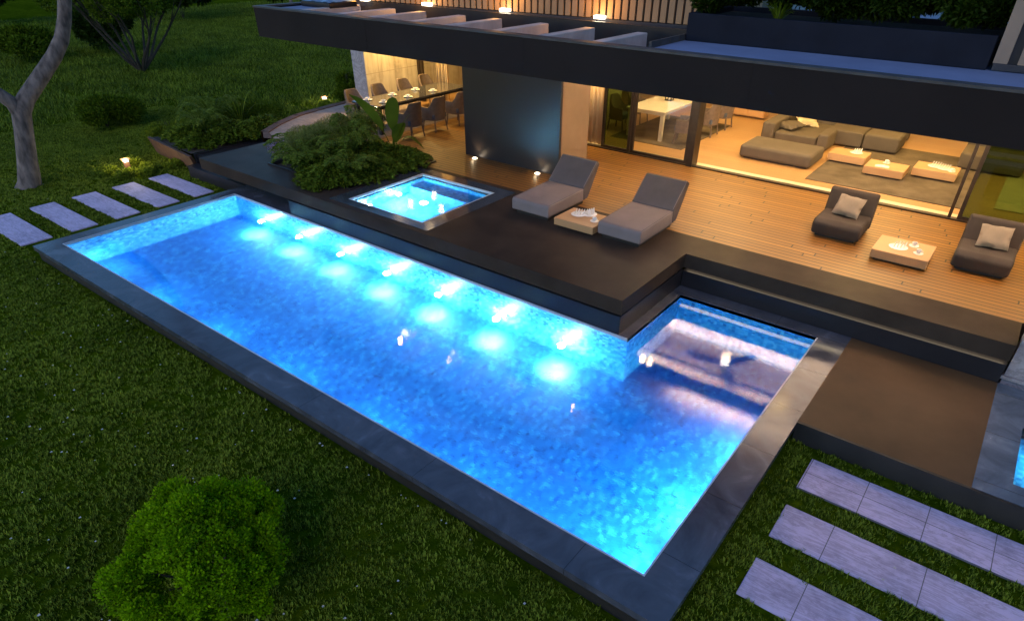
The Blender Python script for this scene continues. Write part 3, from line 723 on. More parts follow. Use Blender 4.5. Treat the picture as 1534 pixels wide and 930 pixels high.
# unseen strips added to brighten the porch ceiling mirrored in the pool
for y_, ty, x0_, x1_, p_ in ((11.95, 14.5, -9.0, 5.5, 1150), (14.26, 11.5, -9.0, 5.5, 1000), (11.42, 8.5, -4.3, 5.5, 700)):
    b = MB(); b.box(x0_, y_ - .03, ZB - .40, x1_, y_ + .03, ZB - .38); b.box(x0_, y_ - .045, ZB - .40, x1_, y_ - .031, ZB - .33); hp('ceiling_strip', b, M['metal'])
    aim(light('AREA', ((x0_ + x1_) / 2, y_, ZB - .345), p_, (1, .80, .66), size=x1_ - x0_, sizey=.05, name='ceiling_fill'), ((x0_ + x1_) / 2, ty, ZB + 2.4))
# floor uplights at the dark wall
for x in (-10.42, -8.53):
    u = MB(); u.lathe([(0, .012), (.045, .012), (.06, .0), (.06, -.0)], n=16)
    u.build('floor_lamp', M['whitelamp'], house, (x - HB[0], 11.68 - HB[1], .003))
    aim(light('SPOT', (x, 11.70, .05), 16, (1, .62, .30), size=.03, spot=95, blend=1, name='floor_light'), (x, 11.86, 1.0))
    light('POINT', (x, 11.60, .07), .9, (1, .75, .45), size=.03, name='floor_light')

# rooftop planter and its shrubs
PLB = (-2.4, 9.9, ZR)
pl = thing('roof_planter', 'long dark planter along the back of the flat roof', 'planter', PLB)
b = MB(); b.box(-4.35, 9.50, ZR - .02, -.60, 9.58, ZR + .33); b.box(-4.35, 9.58, ZR - .02, -4.27, 11.0, ZR + .33); b.box(-4.27, 10.92, ZR - .02, -.6, 11.0, ZR + .33)
local(b, PLB).build('planter_box', M['dirtgrey'], pl, bevel=.01)
b = MB(); b.box(-4.27, 9.58, ZR, -.6, 10.92, ZR + .26); local(b, PLB).build('soil', M['soil'], pl)

# ------------------------------------------------------------------ ceiling fan over the porch (seen mirrored in the pool)
fan = thing('ceiling_fan', 'three bladed dark ceiling fan with white lamp under the porch ceiling', 'ceiling fan', (-3.72, 12.68, ZB + .02))
b = MB(); b.lathe([(0, 0), (.05, 0), (.05, -.05), (.015, -.06), (.015, -.22), (.11, -.24), (.12, -.30), (.0, -.31)]); b.build('motor', M['black'], fan)
b = MB(); b.lathe([(0, -.30), (.10, -.31), (.09, -.36), (0, -.385)]); b.build('lamp_shade', emis('fan_lamp', (1, .9, .78), 7), fan)
for k in range(3):
    b = MB(); a = 2 * PI * k / 3 + R(62)
    v = [(.08, -.07), (.35, -.13), (.85, -.13), (.95, 0), (.85, .13), (.35, .13), (.08, .07)]
    b.prism(v, -.275, -.262)
    b.build('blade', M['black'], fan, rz=a)
light('POINT', (-3.72, 12.68, ZB - .46), 8, (1, .72, .45), size=.11, name='fan_light')

# ------------------------------------------------------------------ furniture
def lounger(loc, label, rz=0):
    t = thing('sun_lounger', label, 'lounger', loc, rz, 'grey cushioned sun loungers by the hot tub')
    w_ = .87
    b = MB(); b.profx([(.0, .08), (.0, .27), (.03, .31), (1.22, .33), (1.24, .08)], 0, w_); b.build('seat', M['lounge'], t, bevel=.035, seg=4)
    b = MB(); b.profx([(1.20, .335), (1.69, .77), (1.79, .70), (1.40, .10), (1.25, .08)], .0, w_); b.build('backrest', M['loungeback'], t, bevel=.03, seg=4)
    b = MB(); b.tube([(.02, 1.19, .325), (.02, .05, .307), (w_ - .02, .05, .307), (w_ - .02, 1.19, .325)], .006, 6); b.build('piping', M['loungeback'], t)
    b = MB(); b.tube([(.02, 1.235, .36), (.02, 1.675, .752), (w_ - .02, 1.675, .752), (w_ - .02, 1.235, .36)], .006, 6); b.build('piping', M['lounge'], t)
    b = MB(); b.box(.06, .08, .0, w_ - .06, 1.3, .075); b.build('base', M['black'], t)
    for x_ in (.08, w_ - .08): b = MB(); b.bar((x_, 1.35, .1), (x_, 1.66, .62), .03); b.build('back_strut', M['black'], t)
    return t
lounger((-7.47, 9.40, 0), 'grey cushioned sun lounger nearer the hot tub, left of the low wooden table')
lounger((-5.50, 9.38, 0), 'grey cushioned sun lounger right of the low wooden table, by the steps')
M['oak'] = boards('oak_table', (.40, .22, .095), (.55, .33, .16), (.30, .16, .08), .5, 3, .45, gap=.0005)
def low_table(loc, w_, d_, h, label):
    t = thing('low_table', label, 'coffee table', loc, 0, 'low block coffee tables of light wood')
    b = MB(); b.box(0, 0, .035, w_, d_, h); b.build('tabletop', M['oak'], t, bevel=.008)
    b = MB(); b.box(.06, .06, 0, w_ - .06, d_ - .06, .034); b.build('plinth', M['black'], t)
    return t
low_table((-6.42, 9.34, 0), .85, .66, .17, 'low wooden table between the two sun loungers')
low_table((-1.37, 11.47, 0), .87, .78, .18, 'low wooden table between the two armchairs on the deck')
low_table((-3.60, 16.83, .014), .84, .62, .20, 'indoor low wooden table in front of the sofa')
low_table((-2.65, 16.25, .014), .84, .66, .20, 'indoor low wooden table in the middle of the three on the rug')
low_table((-1.73, 16.80, .014), .88, .66, .20, 'indoor low wooden table at the right end of the rug')
def cushion_mb(w_, d_, t_, nx=10, ny=10):
    b = MB(); top = []; bot = []
    for j in range(ny + 1):
        for i in range(nx + 1):
            u, v = i / nx * 2 - 1, j / ny * 2 - 1
            k = (1 - u ** 4) * (1 - v ** 4); pinch = 1 - .06 * (abs(u) ** 2 * (1 - v * v) + abs(v) ** 2 * (1 - u * u)) * 2
            x, y = u * w_ / 2 * (1 - .05 * (1 - v * v)), v * d_ / 2 * (1 - .05 * (1 - u * u))
            z = t_ / 2 * (k ** .5) * (1 + .10 * math.sin(4 * u + 3 * v))
            top.append((x, y, z + .012 * math.sin(7 * u * v))); bot.append((x, y, -z))
    n = nx + 1; N = len(top)
    f = []
    for j in range(ny):
        for i in range(nx):
            a = j * n + i; f.append((a, a + 1, a + n + 1, a + n)); f.append((N + a, N + a + n, N + a + n + 1, N + a + 1))
    b.add(top + bot, f); b.sm = True; return b
def pillow(loc, rot, label, m='pillow', w_=.46, d_=.42, t_=.15):
    o = cushion_mb(w_, d_, t_).build('throw_pillow', M[m], smooth=True); o.location = loc; o.rotation_euler = rot
    bm = bmesh.new(); bm.from_mesh(o.data); bmesh.ops.remove_doubles(bm, verts=bm.verts, dist=.004); bm.to_mesh(o.data); bm.free()
    return tag(o, label, 'pillow')
def armchair(loc, label):
    t = thing('armchair', label, 'armchair', loc, 0, 'armless lounge chairs on the wood deck')
    w_ = .82
    b = MB(); b.profx([(.02, .05), (-.03, .26), (.06, .33), (.82, .31), (.82, .05)], 0, w_); b.build('seat', M['armch'], t, bevel=.045, seg=4)
    b = MB(); b.profx([(.72, .30), (.84, .66), (.90, .69), (.97, .66), (.90, .06), (.80, .05)], -.01, w_ + .01); b.build('backrest', M['armch'], t, bevel=.035, seg=4)
    b = MB(); b.box(.07, .1, 0, w_ - .07, .84, .05); b.build('base', M['black'], t)
    return t
armchair((-2.49, 11.88, 0), 'dark armless lounge chair with a pillow, left of the low deck table')
armchair((-.22, 11.86, 0), 'dark armless lounge chair with a pillow, right of the low deck table')
pillow((-2.06, 12.42, .485), (R(42), R(3), R(-3)), 'light square pillow on the left deck armchair')
pillow((.22, 12.42, .485), (R(42), R(-2), R(3)), 'light square pillow on the right deck armchair at the picture edge')

# tableware
def cup(loc, label, g='cups and bowls on the low tables'):
    t = thing('cup', label, 'cup', loc, 0, g)
    b = MB(); b.lathe([(0, 0), (.075, .003), (.08, .010), (.03, .008)], n=18); b.build('saucer', M['white'], t)
    b = MB(); b.lathe([(.02, .010), (.034, .03), (.042, .07), (.038, .07), (.028, .03), (0, .018)], n=18); b.build('cup_bowl', M['white'], t)
    b = MB(); b.tube([(.038, 0, .06), (.06, 0, .055), (.062, 0, .035), (.035, 0, .027)], .005, 6); b.build('handle', M['white'], t)
    return t
def rack(loc, label, rz=0):
    t = thing('napkin_rack', label, 'tableware', loc, rz, 'folded napkin stacks on the low tables')
    b = MB(); b.lathe([(0, 0), (.11, 0), (.15, .012), (.14, .016), (.0, .008)], n=20); b.build('plate', M['white'], t)
    for k in range(4):
        x = -.075 + .05 * k; b = MB()
        b.add([(x, -.06, .015), (x + .012, -.06, .015), (x + .04, 0, .11), (x + .028, 0, .115), (x, .06, .015), (x + .012, .06, .015)], [(0, 1, 2, 3), (3, 2, 5, 4), (0, 3, 4), (1, 5, 2)])
        b.build('folded_napkin', M['white' if k % 2 else 'foodish'], t)
    return t
tz = .172
rack((-6.13, 9.74, tz), 'plate of folded white napkins on the lounger table', R(20)); cup((-5.72, 9.63, tz), 'white cup near the right lounger on the low table'); rack((-5.98, 9.86, tz), 'second plate of folded napkins behind the first on the lounger table', R(70))
tz = .182
rack((-1.02, 11.80, tz), 'plate of bright folded napkins on the deck table between the armchairs', R(10)); cup((-.82, 12.02, tz), 'white cup farther back on the deck table between the armchairs'); cup((-.70, 11.72, tz), 'white cup at the front right of the deck table')
tz = .216
rack((-3.05, 17.2, tz), 'plate of folded napkins on the indoor table by the sofa', R(30)); rack((-1.15, 17.10, tz), 'plate of folded napkins on the right indoor table', R(0)); rack((-1.35, 17.18, tz), 'second plate of napkins on the right indoor table', R(0)); cup((-.98, 16.98, tz), 'white cup on the right indoor table')
cup((-2.28, 16.75, tz), 'white cup at the back of the middle indoor table')
t = thing('open_book', 'white open book lying on the middle indoor table', 'book', (-2.30, 16.42, tz), R(8))
b = MB(); b.add([(-.14, -.09, .003), (0, -.09, .018), (.14, -.09, .003), (.14, .09, .003), (0, .09, .018), (-.14, .09, .003)], [(0, 1, 4, 5), (1, 2, 3, 4)]); b.build('page', M['white'], t)
b = MB(); b.box(-.145, -.095, 0, .145, .095, .003); b.build('book_cover', M['foodish'], t)

# rugs
def rug(x0, y0, x1, y1, m, label, poly=None, z=.0):
    b = MB(); b.box(x0, y0, z, x1, y1, z + .012); return tag(b.build('rug', M[m]), label, 'rug')
rug(-3.58, 15.15, -.47, 19.25, 'rug', 'grey brown rug under the three indoor coffee tables')
rug(-8.9, 15.50, -6.80, 18.7, 'rug', 'grey rug under the indoor dining table')
rug(.05, 15.6, 3.4, 18.6, 'rugpale', 'pale rug behind the green reflecting glass at the right edge')

# sofa group
sofa = thing('sofa', 'large taupe modular corner sofa behind the indoor coffee tables', 'sofa', (-4.2, 18.6, 0))
def sp(name, x0, y0, z0, x1, y1, z1, bev=.05):
    b = MB(); b.box(x0 + 4.2, y0 - 18.6, z0, x1 + 4.2, y1 - 18.6, z1); return b.build(name, M['sofa'], sofa, bevel=bev, seg=4)
sp('seat', -5.20, 17.62, .03, -4.12, 19.3, .30); sp('armrest', -5.55, 17.60, .03, -5.22, 19.9, .50); sp('armrest', -4.10, 17.55, .03, -3.84, 18.38, .42)
sp('seat', -4.10, 18.42, .03, -3.22, 19.9, .40); sp('seat', -3.20, 18.38, .03, -2.36, 19.35, .42, .07); sp('backrest', -5.2, 19.32, .03, -4.12, 19.9, .58); sp('backrest', -4.1, 19.92, .03, -2.4, 20.2, .62)
b = MB(); b.box(0, 0, .03, 1.72, 1.08, .32)
o = thing('ottoman', 'long low taupe ottoman in front of the sofa, nearest the glass', 'ottoman', (-5.42, 15.80, 0)); b.build('seat', M['sofa'], o, bevel=.07, seg=4)
b = MB(); b.box(.1, .1, 0, 1.62, .98, .03); b.build('base', M['black'], o)
pillow((-4.75, 18.75, .42), (R(20), R(12), R(40)), 'beige rectangular pillow on the left seat of the sofa', 'pillow2', .62, .44, .18)
pillow((-5.00, 18.15, .37), (R(8), R(-5), R(-30)), 'taupe slumped pillow beside the left arm of the sofa', 'sofa', .62, .50, .2)
side = thing('lounge_chair', 'taupe block lounge chair at the right end of the rug, behind the glass', 'armchair', (-1.0, 18.15, 0))
b = MB(); b.box(0, 0, .03, 1.3, .95, .38); b.build('seat', M['sofa'], side, bevel=.05, seg=4)
b = MB(); b.box(0, .96, .03, 1.3, 1.2, .62); b.build('backrest', M['sofa'], side, bevel=.05, seg=4)
# low cabinet
cab = thing('low_cabinet', 'long low wooden cabinet at the back wall of the living room', 'cabinet', (-7.3, 19.9, 0))
b = MB(); b.box(0, 0, .05, 1.0, .45, .38); b.build('cabinet_body', M['oak'], cab, bevel=.01)
for k in range(2):
    b = MB(); b.box(.03 + k * .48, -.018, .08, .49 + k * .48, 0, .35); dr = b.build('door', M['oak'], cab); h = MB(); h.box(.2 + k * .48, -.03, .3, .32 + k * .48, -.018, .315); h.build('handle', M['black'], dr)

# dining chairs: curved tub back on thin legs
def dining_chair(label, group, loc, rz):
    t = thing('dining_chair', label, 'chair', loc, rz, group)
    b = MB(); b.box(-.25, -.25, .33, .25, .22, .46); b.build('seat', M['seatcush'], t, bevel=.03, seg=3)
    b = MB(); n = 14; v = []; f = []
    for k in range(n + 1):                       # wrap-around back, arms lower than the back
        a = PI * (k / n); x = -.285 * math.cos(a); y = -.22 + .50 * (math.sin(a) ** .42)
        hgt = .62 + .27 * min(1, max(0, math.sin(a) - .30) / .38)
        xi, yi = x * .86, -.22 + (y + .22) * .90
        v += [(x, y, .30), (x * 1.04, y + .03 * math.sin(a), hgt), (xi * 1.04, yi + .03 * math.sin(a), hgt), (xi, yi, .30)]
    for k in range(n):
        a = k * 4; c = a + 4
        for j in range(4): f.append((a + j, a + (j + 1) % 4, c + (j + 1) % 4, c + j))
    f += [(0, 3, 2, 1), (n * 4, n * 4 + 1, n * 4 + 2, n * 4 + 3)]
    b.add(v, f); b.build('backrest', M['chair'], t, smooth=True)
    for sx in (-1, 1):
        for sy in (-1, 1):
            b = MB(); b.bar((sx * .20, sy * .20, .33), (sx * .235, sy * .24, 0), .032); b.build('leg', M['chair'], t)
    return t
gd = 'brown wicker chairs round the outdoor dining table'
c0 = dining_chair('wicker chair at the left front corner of the outdoor dining table', gd, (-15.15, 12.15, 0), R(90))
def chair(x, y, rz, lab, grp=gd):
    c = dup(c0, (x, y, 0), R(rz), lab); c['group'] = grp; return c
for y, lab in ((13.15, 'second wicker chair along the concrete wall side of the table'), (14.15, 'third wicker chair along the concrete wall side of the table'), (15.05, 'far wicker chair on the concrete wall side of the table')):
    chair(-15.2, y, 90, lab)
for y, lab in ((12.15, 'wicker chair half hidden by banana leaves on the deck side of the table'), (13.05, 'second wicker chair on the deck side of the outdoor table'),
               (14.0, 'third wicker chair on the deck side of the outdoor table'), (14.95, 'far wicker chair half hidden by the dark wall')):
    chair(-13.05, y, -90, lab)
def table(name, label, x0, y0, x1, y1, h, m, legm, lw=.07):
    t = thing(name, label, 'table', ((x0 + x1) / 2, (y0 + y1) / 2, 0)); w_, l_ = (x1 - x0) / 2, (y1 - y0) / 2
    b = MB(); b.box(-w_, -l_, h - .045, w_, l_, h); b.build('tabletop', m, t, bevel=.006)
    b = MB(); b.box(-w_ + .06, -l_ + .06, h - .11, w_ - .06, l_ - .06, h - .046); b.build('apron', legm, t)
    for sx in (-1, 1):
        for sy in (-1, 1):
            b = MB(); x, y = sx * (w_ - lw), sy * (l_ - lw); b.box(x - lw / 2, y - lw / 2, 0, x + lw / 2, y + lw / 2, h - .046); b.build('leg', legm, t)
    return t
table('dining_table', 'long dark glossy outdoor dining table beside the concrete wall', -14.78, 11.68, -13.72, 15.2, .74, mat('smoked_glass_top', (.06, .06, .065), .06, .1, 2, 0, ior=2.2), M['black'], .10)
def plate(x, y, z, lab, g):
    t = thing('place_setting', lab, 'tableware', (x, y, z), 0, g)
    b = MB(); b.lathe([(0, 0), (.08, 0), (.13, .014), (.125, .018), (0, .006)], n=18); b.build('plate', M['white'], t)
    b = MB(); b.lathe([(.02, .008), (.055, .03), (.07, .06), (.064, .06), (.04, .02), (0, .012)], n=16); b.build('bowl', M['white'], t)
    return t
gp = 'white place settings on the outdoor dining table'
for x, y in ((-14.55, 12.05), (-14.5, 12.9), (-13.98, 12.1), (-13.98, 13.0), (-14.5, 13.8), (-14.0, 14.0)): plate(x, y, .742, 'white plate and bowl on the dark outdoor dining table', gp)
table('dining_table', 'pale lacquered dining table inside on the grey rug', -8.65, 15.80, -7.52, 18.3, .75, M['tablelaq'], M['tablelaq'], .09)['category'] = 'table'
gi = 'tub chairs round the indoor dining table'
for x, y, r_, lab in ((-7.05, 16.15, -75, 'indoor tub chair nearest the glass on the right of the pale table'), (-6.95, 17.3, -90, 'indoor tub chair on the right of the pale table, behind the door post'), (-6.95, 18.3, -90, 'indoor tub chair at the far right of the pale table'),
                      (-9.1, 16.3, 90, 'indoor tub chair seen through glass with green reflections, nearest the front'), (-9.1, 17.3, 90, 'indoor tub chair seen through glass with green reflections, behind the first'), (-8.1, 15.75 - .2, 180, 'indoor tub chair at the front end of the pale table')):
    if r_ != 180: chair(x, y, r_, lab, gi)
t = thing('lantern', 'dark square lantern standing on the indoor dining table', 'lantern', (-8.1, 17.2, .752))
b = MB()
for sx in (-1, 1):
    for sy in (-1, 1): b.box(sx * .08 - .01, sy * .08 - .01, 0, sx * .08 + .01, sy * .08 + .01, .26)
b.box(-.1, -.1, 0, .1, .1, .012); b.box(-.1, -.1, .26, .1, .1, .28); b.build('frame', M['black'], t)
b = MB(); b.lathe([(0, .012), (.03, .012), (.03, .12), (0, .12)], n=12); b.build('candle', M['white'], t)

# curtain
def curtain(x0, y0, x1, y1, z1, label):
    b = MB(); n = 90; v = []
    for k in range(n + 1):
        t = k / n; o_ = .05 * math.sin(t * 2 * PI * 7) + .018 * math.sin(t * 2 * PI * 17 + 1)
        v.append((x0 + (x1 - x0) * t, y0 + (y1 - y0) * t + o_, 0)); v.append((x0 + (x1 - x0) * t, y0 + (y1 - y0) * t + o_ * .9, z1))
    b.add(v, [(2 * k, 2 * k + 2, 2 * k + 3, 2 * k + 1) for k in range(n)])
    o = b.build('curtain', M['curtain'], smooth=True); s_ = o.modifiers.new('t', 'SOLIDIFY'); s_.thickness = .012
    o.location.z = .03
    return tag(o, label, 'curtain')
curtain(-9.40, 14.56, -8.50, 14.56, 2.65, 'cream folded curtain behind the glass beside the dark wall')
curtain(-15.4, 15.62, -14.9, 15.62, 2.65, 'narrow bright curtain behind the glass of the dining corner')
aim(light('SPOT', (-8.9, 13.9, 2.6), 260, WARM, size=.1, spot=60, name='curtain_fill'), (-8.95, 14.56, 1.0))  # added spot without a fitting, brightens the curtain
b = MB(); b.box(-14.6, 20.0, 0, -12.6, 20.15, ZB); hp('room_wall', b, M['plaster'])

# bollards
def bollard(loc, label, p):
    t = thing('bollard_light', label, 'bollard', loc, 0, 'short garden bollard lamps')
    b = MB(); b.box(-.055, -.055, 0, .055, .055, .30); b.build('post', M['corten'], t)
    b = MB(); b.box(-.09, -.09, .345, .09, .09, .375); b.build('cap', M['corten'], t)
    b = MB(); b.box(-.05, -.05, .301, .05, .05, .344); b.build('lamp', M['whitelamp'], t)
    light('POINT', (loc[0], loc[1] , loc[2] + .43), p, (1, .80, .45), size=.04, name='bollard_lamp_light')
    for dx, dy in ((.16, 0), (-.16, 0), (0, -.16), (0, .16)): light('POINT', (loc[0] + dx, loc[1] + dy, loc[2] + .34), p * .3, (1, .80, .45), size=.03, name='bollard_lamp_light')
bollard((-18.89, 7.2, ZL), 'short brown bollard lamp glowing beside the stepping slabs', 26)
bollard((-21.1, 15.45, ZL), 'short brown bollard lamp glowing at the far patio kerb', 22)

# ------------------------------------------------------------------ plants
def leaf_mesh(name, pts, dirs, ln, wd, m, parent=None, seed=1, curl=.25):
    """pts (N,3) leaf bases, dirs (N,3) directions; rhombus leaves folded along the middle"""
    g_ = np.random.default_rng(seed); N = len(pts)
    d_ = dirs / (np.linalg.norm(dirs, axis=1, keepdims=True) + 1e-9)
    r_ = g_.normal(size=(N, 3)); s_ = np.cross(d_, r_); s_ /= np.linalg.norm(s_, axis=1, keepdims=True) + 1e-9
    u_ = np.cross(s_, d_)
    l_ = (ln * g_.uniform(.6, 1.3, (N, 1))); w_ = (wd * g_.uniform(.7, 1.2, (N, 1)))
    v = np.stack([pts, pts + d_ * l_ * .45 + s_ * w_ * .5 + u_ * l_ * curl * .3, pts + d_ * l_ + u_ * l_ * -curl * .5, pts + d_ * l_ * .45 - s_ * w_ * .5 + u_ * l_ * curl * .3], 1).reshape(-1, 3)
    me = bpy.data.meshes.new(name)
    me.vertices.add(4 * N); me.vertices.foreach_set('co', v.astype(np.float32).ravel())
    me.loops.add(6 * N); me.polygons.add(2 * N)
    base = np.arange(N)[:, None] * 4
    idx = (base + np.array([[0, 1, 2, 0, 2, 3]])).ravel()
    me.loops.foreach_set('vertex_index', idx.astype(np.int32)); me.polygons.foreach_set('loop_start', (np.arange(2 * N) * 3).astype(np.int32))
    try: me.polygons.foreach_set('loop_total', np.full(2 * N, 3, np.int32))
    except Exception: pass
    me.update(calc_edges=True); me.materials.append(m)
    o = bpy.data.objects.new(name, me); C.objects.link(o)
    if parent: o.parent = parent
    return o
def blob(c, r, n, seed, squash=(1, 1, 1), lump=.25, shell=.35, nl=9, up=.35):
    """points and directions spread in the outer shell of a lumpy blob"""
    g_ = np.random.default_rng(seed)
    d_ = g_.normal(size=(n, 3)); d_ /= np.linalg.norm(d_, axis=1, keepdims=True)
    lumps = g_.normal(size=(nl, 3)); lumps /= np.linalg.norm(lumps, axis=1, keepdims=True)
    k = (d_ @ lumps.T); bumpy = np.max(k, axis=1); rad = 1 - lump + lump * ((bumpy - .5) * 2)
    t = 1 - shell * g_.uniform(0, 1, n) ** 1.5
    p = d_ * (rad * t)[:, None] * r * np.array(squash) + np.array(c)
    dd = d_ + g_.normal(size=(n, 3)) * .55 + np.array([0, 0, up])
    return p, dd
def multi(blobs):
    P = [blob(*a[0:4], **a[4]) for a in blobs]; return np.concatenate([p for p, _ in P]), np.concatenate([d_ for _, d_ in P])
def bush(name, label, loc, r, h, n, m, ln, wd, seed, cat='bush', group=None, clumps=9, stems=True, flat=.7, up=.35):
    t = thing(name, label, cat, loc, 0, group)
    rr = random.Random(seed); bl = []
    for k in range(clumps):
        a = rr.uniform(0, 2 * PI); q = r * .62 * math.sqrt(rr.random()); cr = r * rr.uniform(.34, .52)
        zc = h * (.12 + .52 * (1 - (q / r) ** 2) * rr.uniform(.5, 1.1))
        bl.append(((q * math.cos(a), q * math.sin(a), zc), cr, n // clumps, seed * 31 + k, dict(squash=(1, 1, flat * h / r if h < r else flat), up=up)))
    p, dd = multi(bl); p[:, 2] = np.abs(p[:, 2])
    leaf_mesh('foliage', p, dd, ln, wd, m, t, seed)
    if stems:
        b = MB()
        for k in range(7):
            a = rr.uniform(0, 2 * PI); q = r * .5 * rr.random()
            b.tube([(0, 0, 0), (q * .4 * math.cos(a), q * .4 * math.sin(a), h * .3), (q * math.cos(a), q * math.sin(a), h * .7)], [.022, .015, .006], 6)
        b.build('stem', M['twig'], t)
    return t
# foreground round tree
def fg():
    t = thing('round_tree', 'bright lime green round leafy tree on the lawn nearest the camera', 'tree', (-4.55, 1.12, ZL))
    rr = random.Random(11); bl = []
    for k in range(64):
        z_ = 1 - 1.55 * (k + .5) / 64; a_ = k * 2.39996 + rr.uniform(-.3, .3); q_ = math.sqrt(max(0, 1 - z_ * z_))
        q = rr.choice((.62, .68, .74, .80)) ; cr = rr.uniform(.14, .27)
        bl.append(((q_ * math.cos(a_) * q, q_ * math.sin(a_) * q, .92 + z_ * q * .95), cr, 1300, 400 + k, dict(squash=(1, 1, .75), lump=.6, nl=11, up=.6, shell=.8)))
    p, dd = multi(bl); leaf_mesh('crown', p, dd, .034, .026, M['lime'], t, 9)
    b = MB(); b.tube([(0, 0, -.02), (.01, 0, .3), (0, .02, .6)], [.06, .045, .04], 10)
    for k in range(9):
        a = 2 * PI * k / 9 + .3; b.tube([(0, .01, .45), (.22 * math.cos(a), .22 * math.sin(a), .75), (.5 * math.cos(a), .5 * math.sin(a), .9 + .3 * rr.random())], [.025, .016, .006], 6)
    b.build('trunk', M['bark'], t); t.scale = (.84, .84, .90); t.location = (-4.50, 1.22, ZL)
fg()
# forked grey tree at the left
def big_tree():
    t = thing('forked_tree', 'tall tree with smooth grey forked trunk at the left edge', 'tree', (-19.75, 5.08, ZL))
    b = MB()
    # main trunk then the right limb
    b.tube([(-.02, -.02, -.1), (.02, .06, .1), (.05, .20, .63), (.09, .36, 1.25), (.13, .48, 1.75), (.18, .68, 2.02), (.29, 1.12, 2.45), (.40, 1.53, 2.86), (.47, 1.80, 3.2), (.52, 2.0, 3.61), (.56, 2.14, 4.02), (.62, 2.3, 4.8), (.7, 2.2, 6.0), (.9, 1.9, 7.6)],
           [.30, .25, .215, .20, .205, .185, .175, .165, .155, .145, .14, .12, .10, .06], 16)
    b.tube([(.13, .46, 1.62), (.10, .38, 1.95), (.05, .18, 2.2), (-.1, -.15, 2.55), (-.4, -.6, 3.4), (-.6, -1.2, 5.2)], [.18, .16, .145, .135, .11, .06], 14)
    for a, z in ((0, 5.2), (2, 5.8), (4, 6.4), (1, 6.9)):
        b.tube([(.68, 2.2, z), (.7 + 1.0 * math.cos(a), 2.2 + 1.0 * math.sin(a), z + .8), (.7 + 1.9 * math.cos(a), 2.2 + 1.9 * math.sin(a), z + 1.4)], [.07, .05, .02], 8)
    b.build('trunk', M['bark'], t)
    bl = []; rr = random.Random(3)
    for k in range(16):
        a = rr.uniform(0, 2 * PI); q = rr.uniform(.3, 2.4)
        bl.append(((.5 + q * math.cos(a), .8 + q * math.sin(a), rr.uniform(7.2, 9.2)), rr.uniform(.6, 1.0), 450, 900 + k, dict(squash=(1, 1, .7))))
    p, dd = multi(bl); leaf_mesh('crown', p, dd, .14, .08, M['dark'], t, 12)
big_tree()
# multi-stem shrub tree behind
def multistem():
    t = thing('multi_stem_tree', 'dark bushy tree on many thin crooked stems in the far lawn', 'tree', (-33.3, 14.7, ZL))
    b = MB(); rr = random.Random(8); bl = []
    for k in range(11):
        a = 2 * PI * k / 11 + rr.uniform(-.2, .2); q = rr.uniform(1.2, 2.6); hh = rr.uniform(2.6, 3.8)
        p1 = (q * .25 * math.cos(a), q * .25 * math.sin(a), .6); p2 = (q * .6 * math.cos(a + .15), q * .6 * math.sin(a + .15), hh * .55); p3 = (q * math.cos(a), q * math.sin(a), hh)
        b.tube([(0, 0, 0), p1, p2, p3], [.075, .06, .045, .02], 7)
        for j in range(3):
            a2 = a + rr.uniform(-1, 1); s_ = Vector(p2).lerp(Vector(p3), j * .3); b.tube([s_, s_ + Vector((.4 * math.cos(a2), .4 * math.sin(a2), .5)), s_ + Vector((.8 * math.cos(a2), .8 * math.sin(a2), 1.0))], [.03, .02, .01], 5)
    b.build('trunk', M['twig'], t)
    for k in range(34):
        a = rr.uniform(0, 2 * PI); q = 2.5 * math.sqrt(rr.random())
        bl.append(((q * math.cos(a), q * math.sin(a), 2.6 + rr.uniform(0, 2.2) - .06 * q), rr.uniform(.45, .85), 900, 1200 + k, dict(squash=(1, 1, .7))))
    p, dd = multi(bl); leaf_mesh('crown', p, dd, .12, .075, M['green'], t, 14)
multistem()
bush('lawn_bush', 'rounded green bush on the lawn behind the bollard lamp', (-24.3, 9.1, ZL), 1.25, 1.15, 14000, M['green'], .09, .05, 21)
bush('lawn_bush', 'smaller dark bush in the far lawn left of the grey trunk', (-40.0, 12.7, ZL), 1.6, 1.9, 9000, M['green'], .16, .09, 22)
bush('lawn_bush', 'dark shadowed bush in the far lawn just right of the grey trunk', (-40.5, 16.6, ZL), 1.9, 3.2, 9000, M['dark'], .2, .1, 23)
for (x, y, r_, h_, lab, s_) in ((-52, 27, 3.0, 5.5, 'tall dark tree at the back of the lawn above the multi stem tree', 31), (-58, 17, 3.0, 5, 'tall dark tree at the back of the lawn left of the multi stem tree', 32), (-50, 36, 3.2, 6, 'tall dark tree at the back of the lawn near the house roof', 33)):
    bush('background_tree', lab, (x, y, ZL), r_, h_, 9000, M['dark'], .34, .2, s_, 'tree', 'dark trees at the far edge of the lawn')
for (x, y, lab) in ((-38.5, 27.0, 'thin grey tree trunk at the top edge right of the multi stem tree'), (-36.0, 31.5, 'thin pale sapling trunk left of the roof corner')):
    t = thing('sapling', lab, 'tree', (x, y, ZL), 0); b = MB(); b.tube([(0, 0, 0), (-.1, 0, 1.2), (-.25, .1, 2.6), (-.2, .1, 4.5)], [.14, .11, .09, .05], 8); b.build('trunk', M['bark'], t)
    p, dd = multi([((-.2, .1, 5.2), 1.1, 3000, 77, {})]); leaf_mesh('crown', p, dd, .16, .09, M['green'], t, 3)
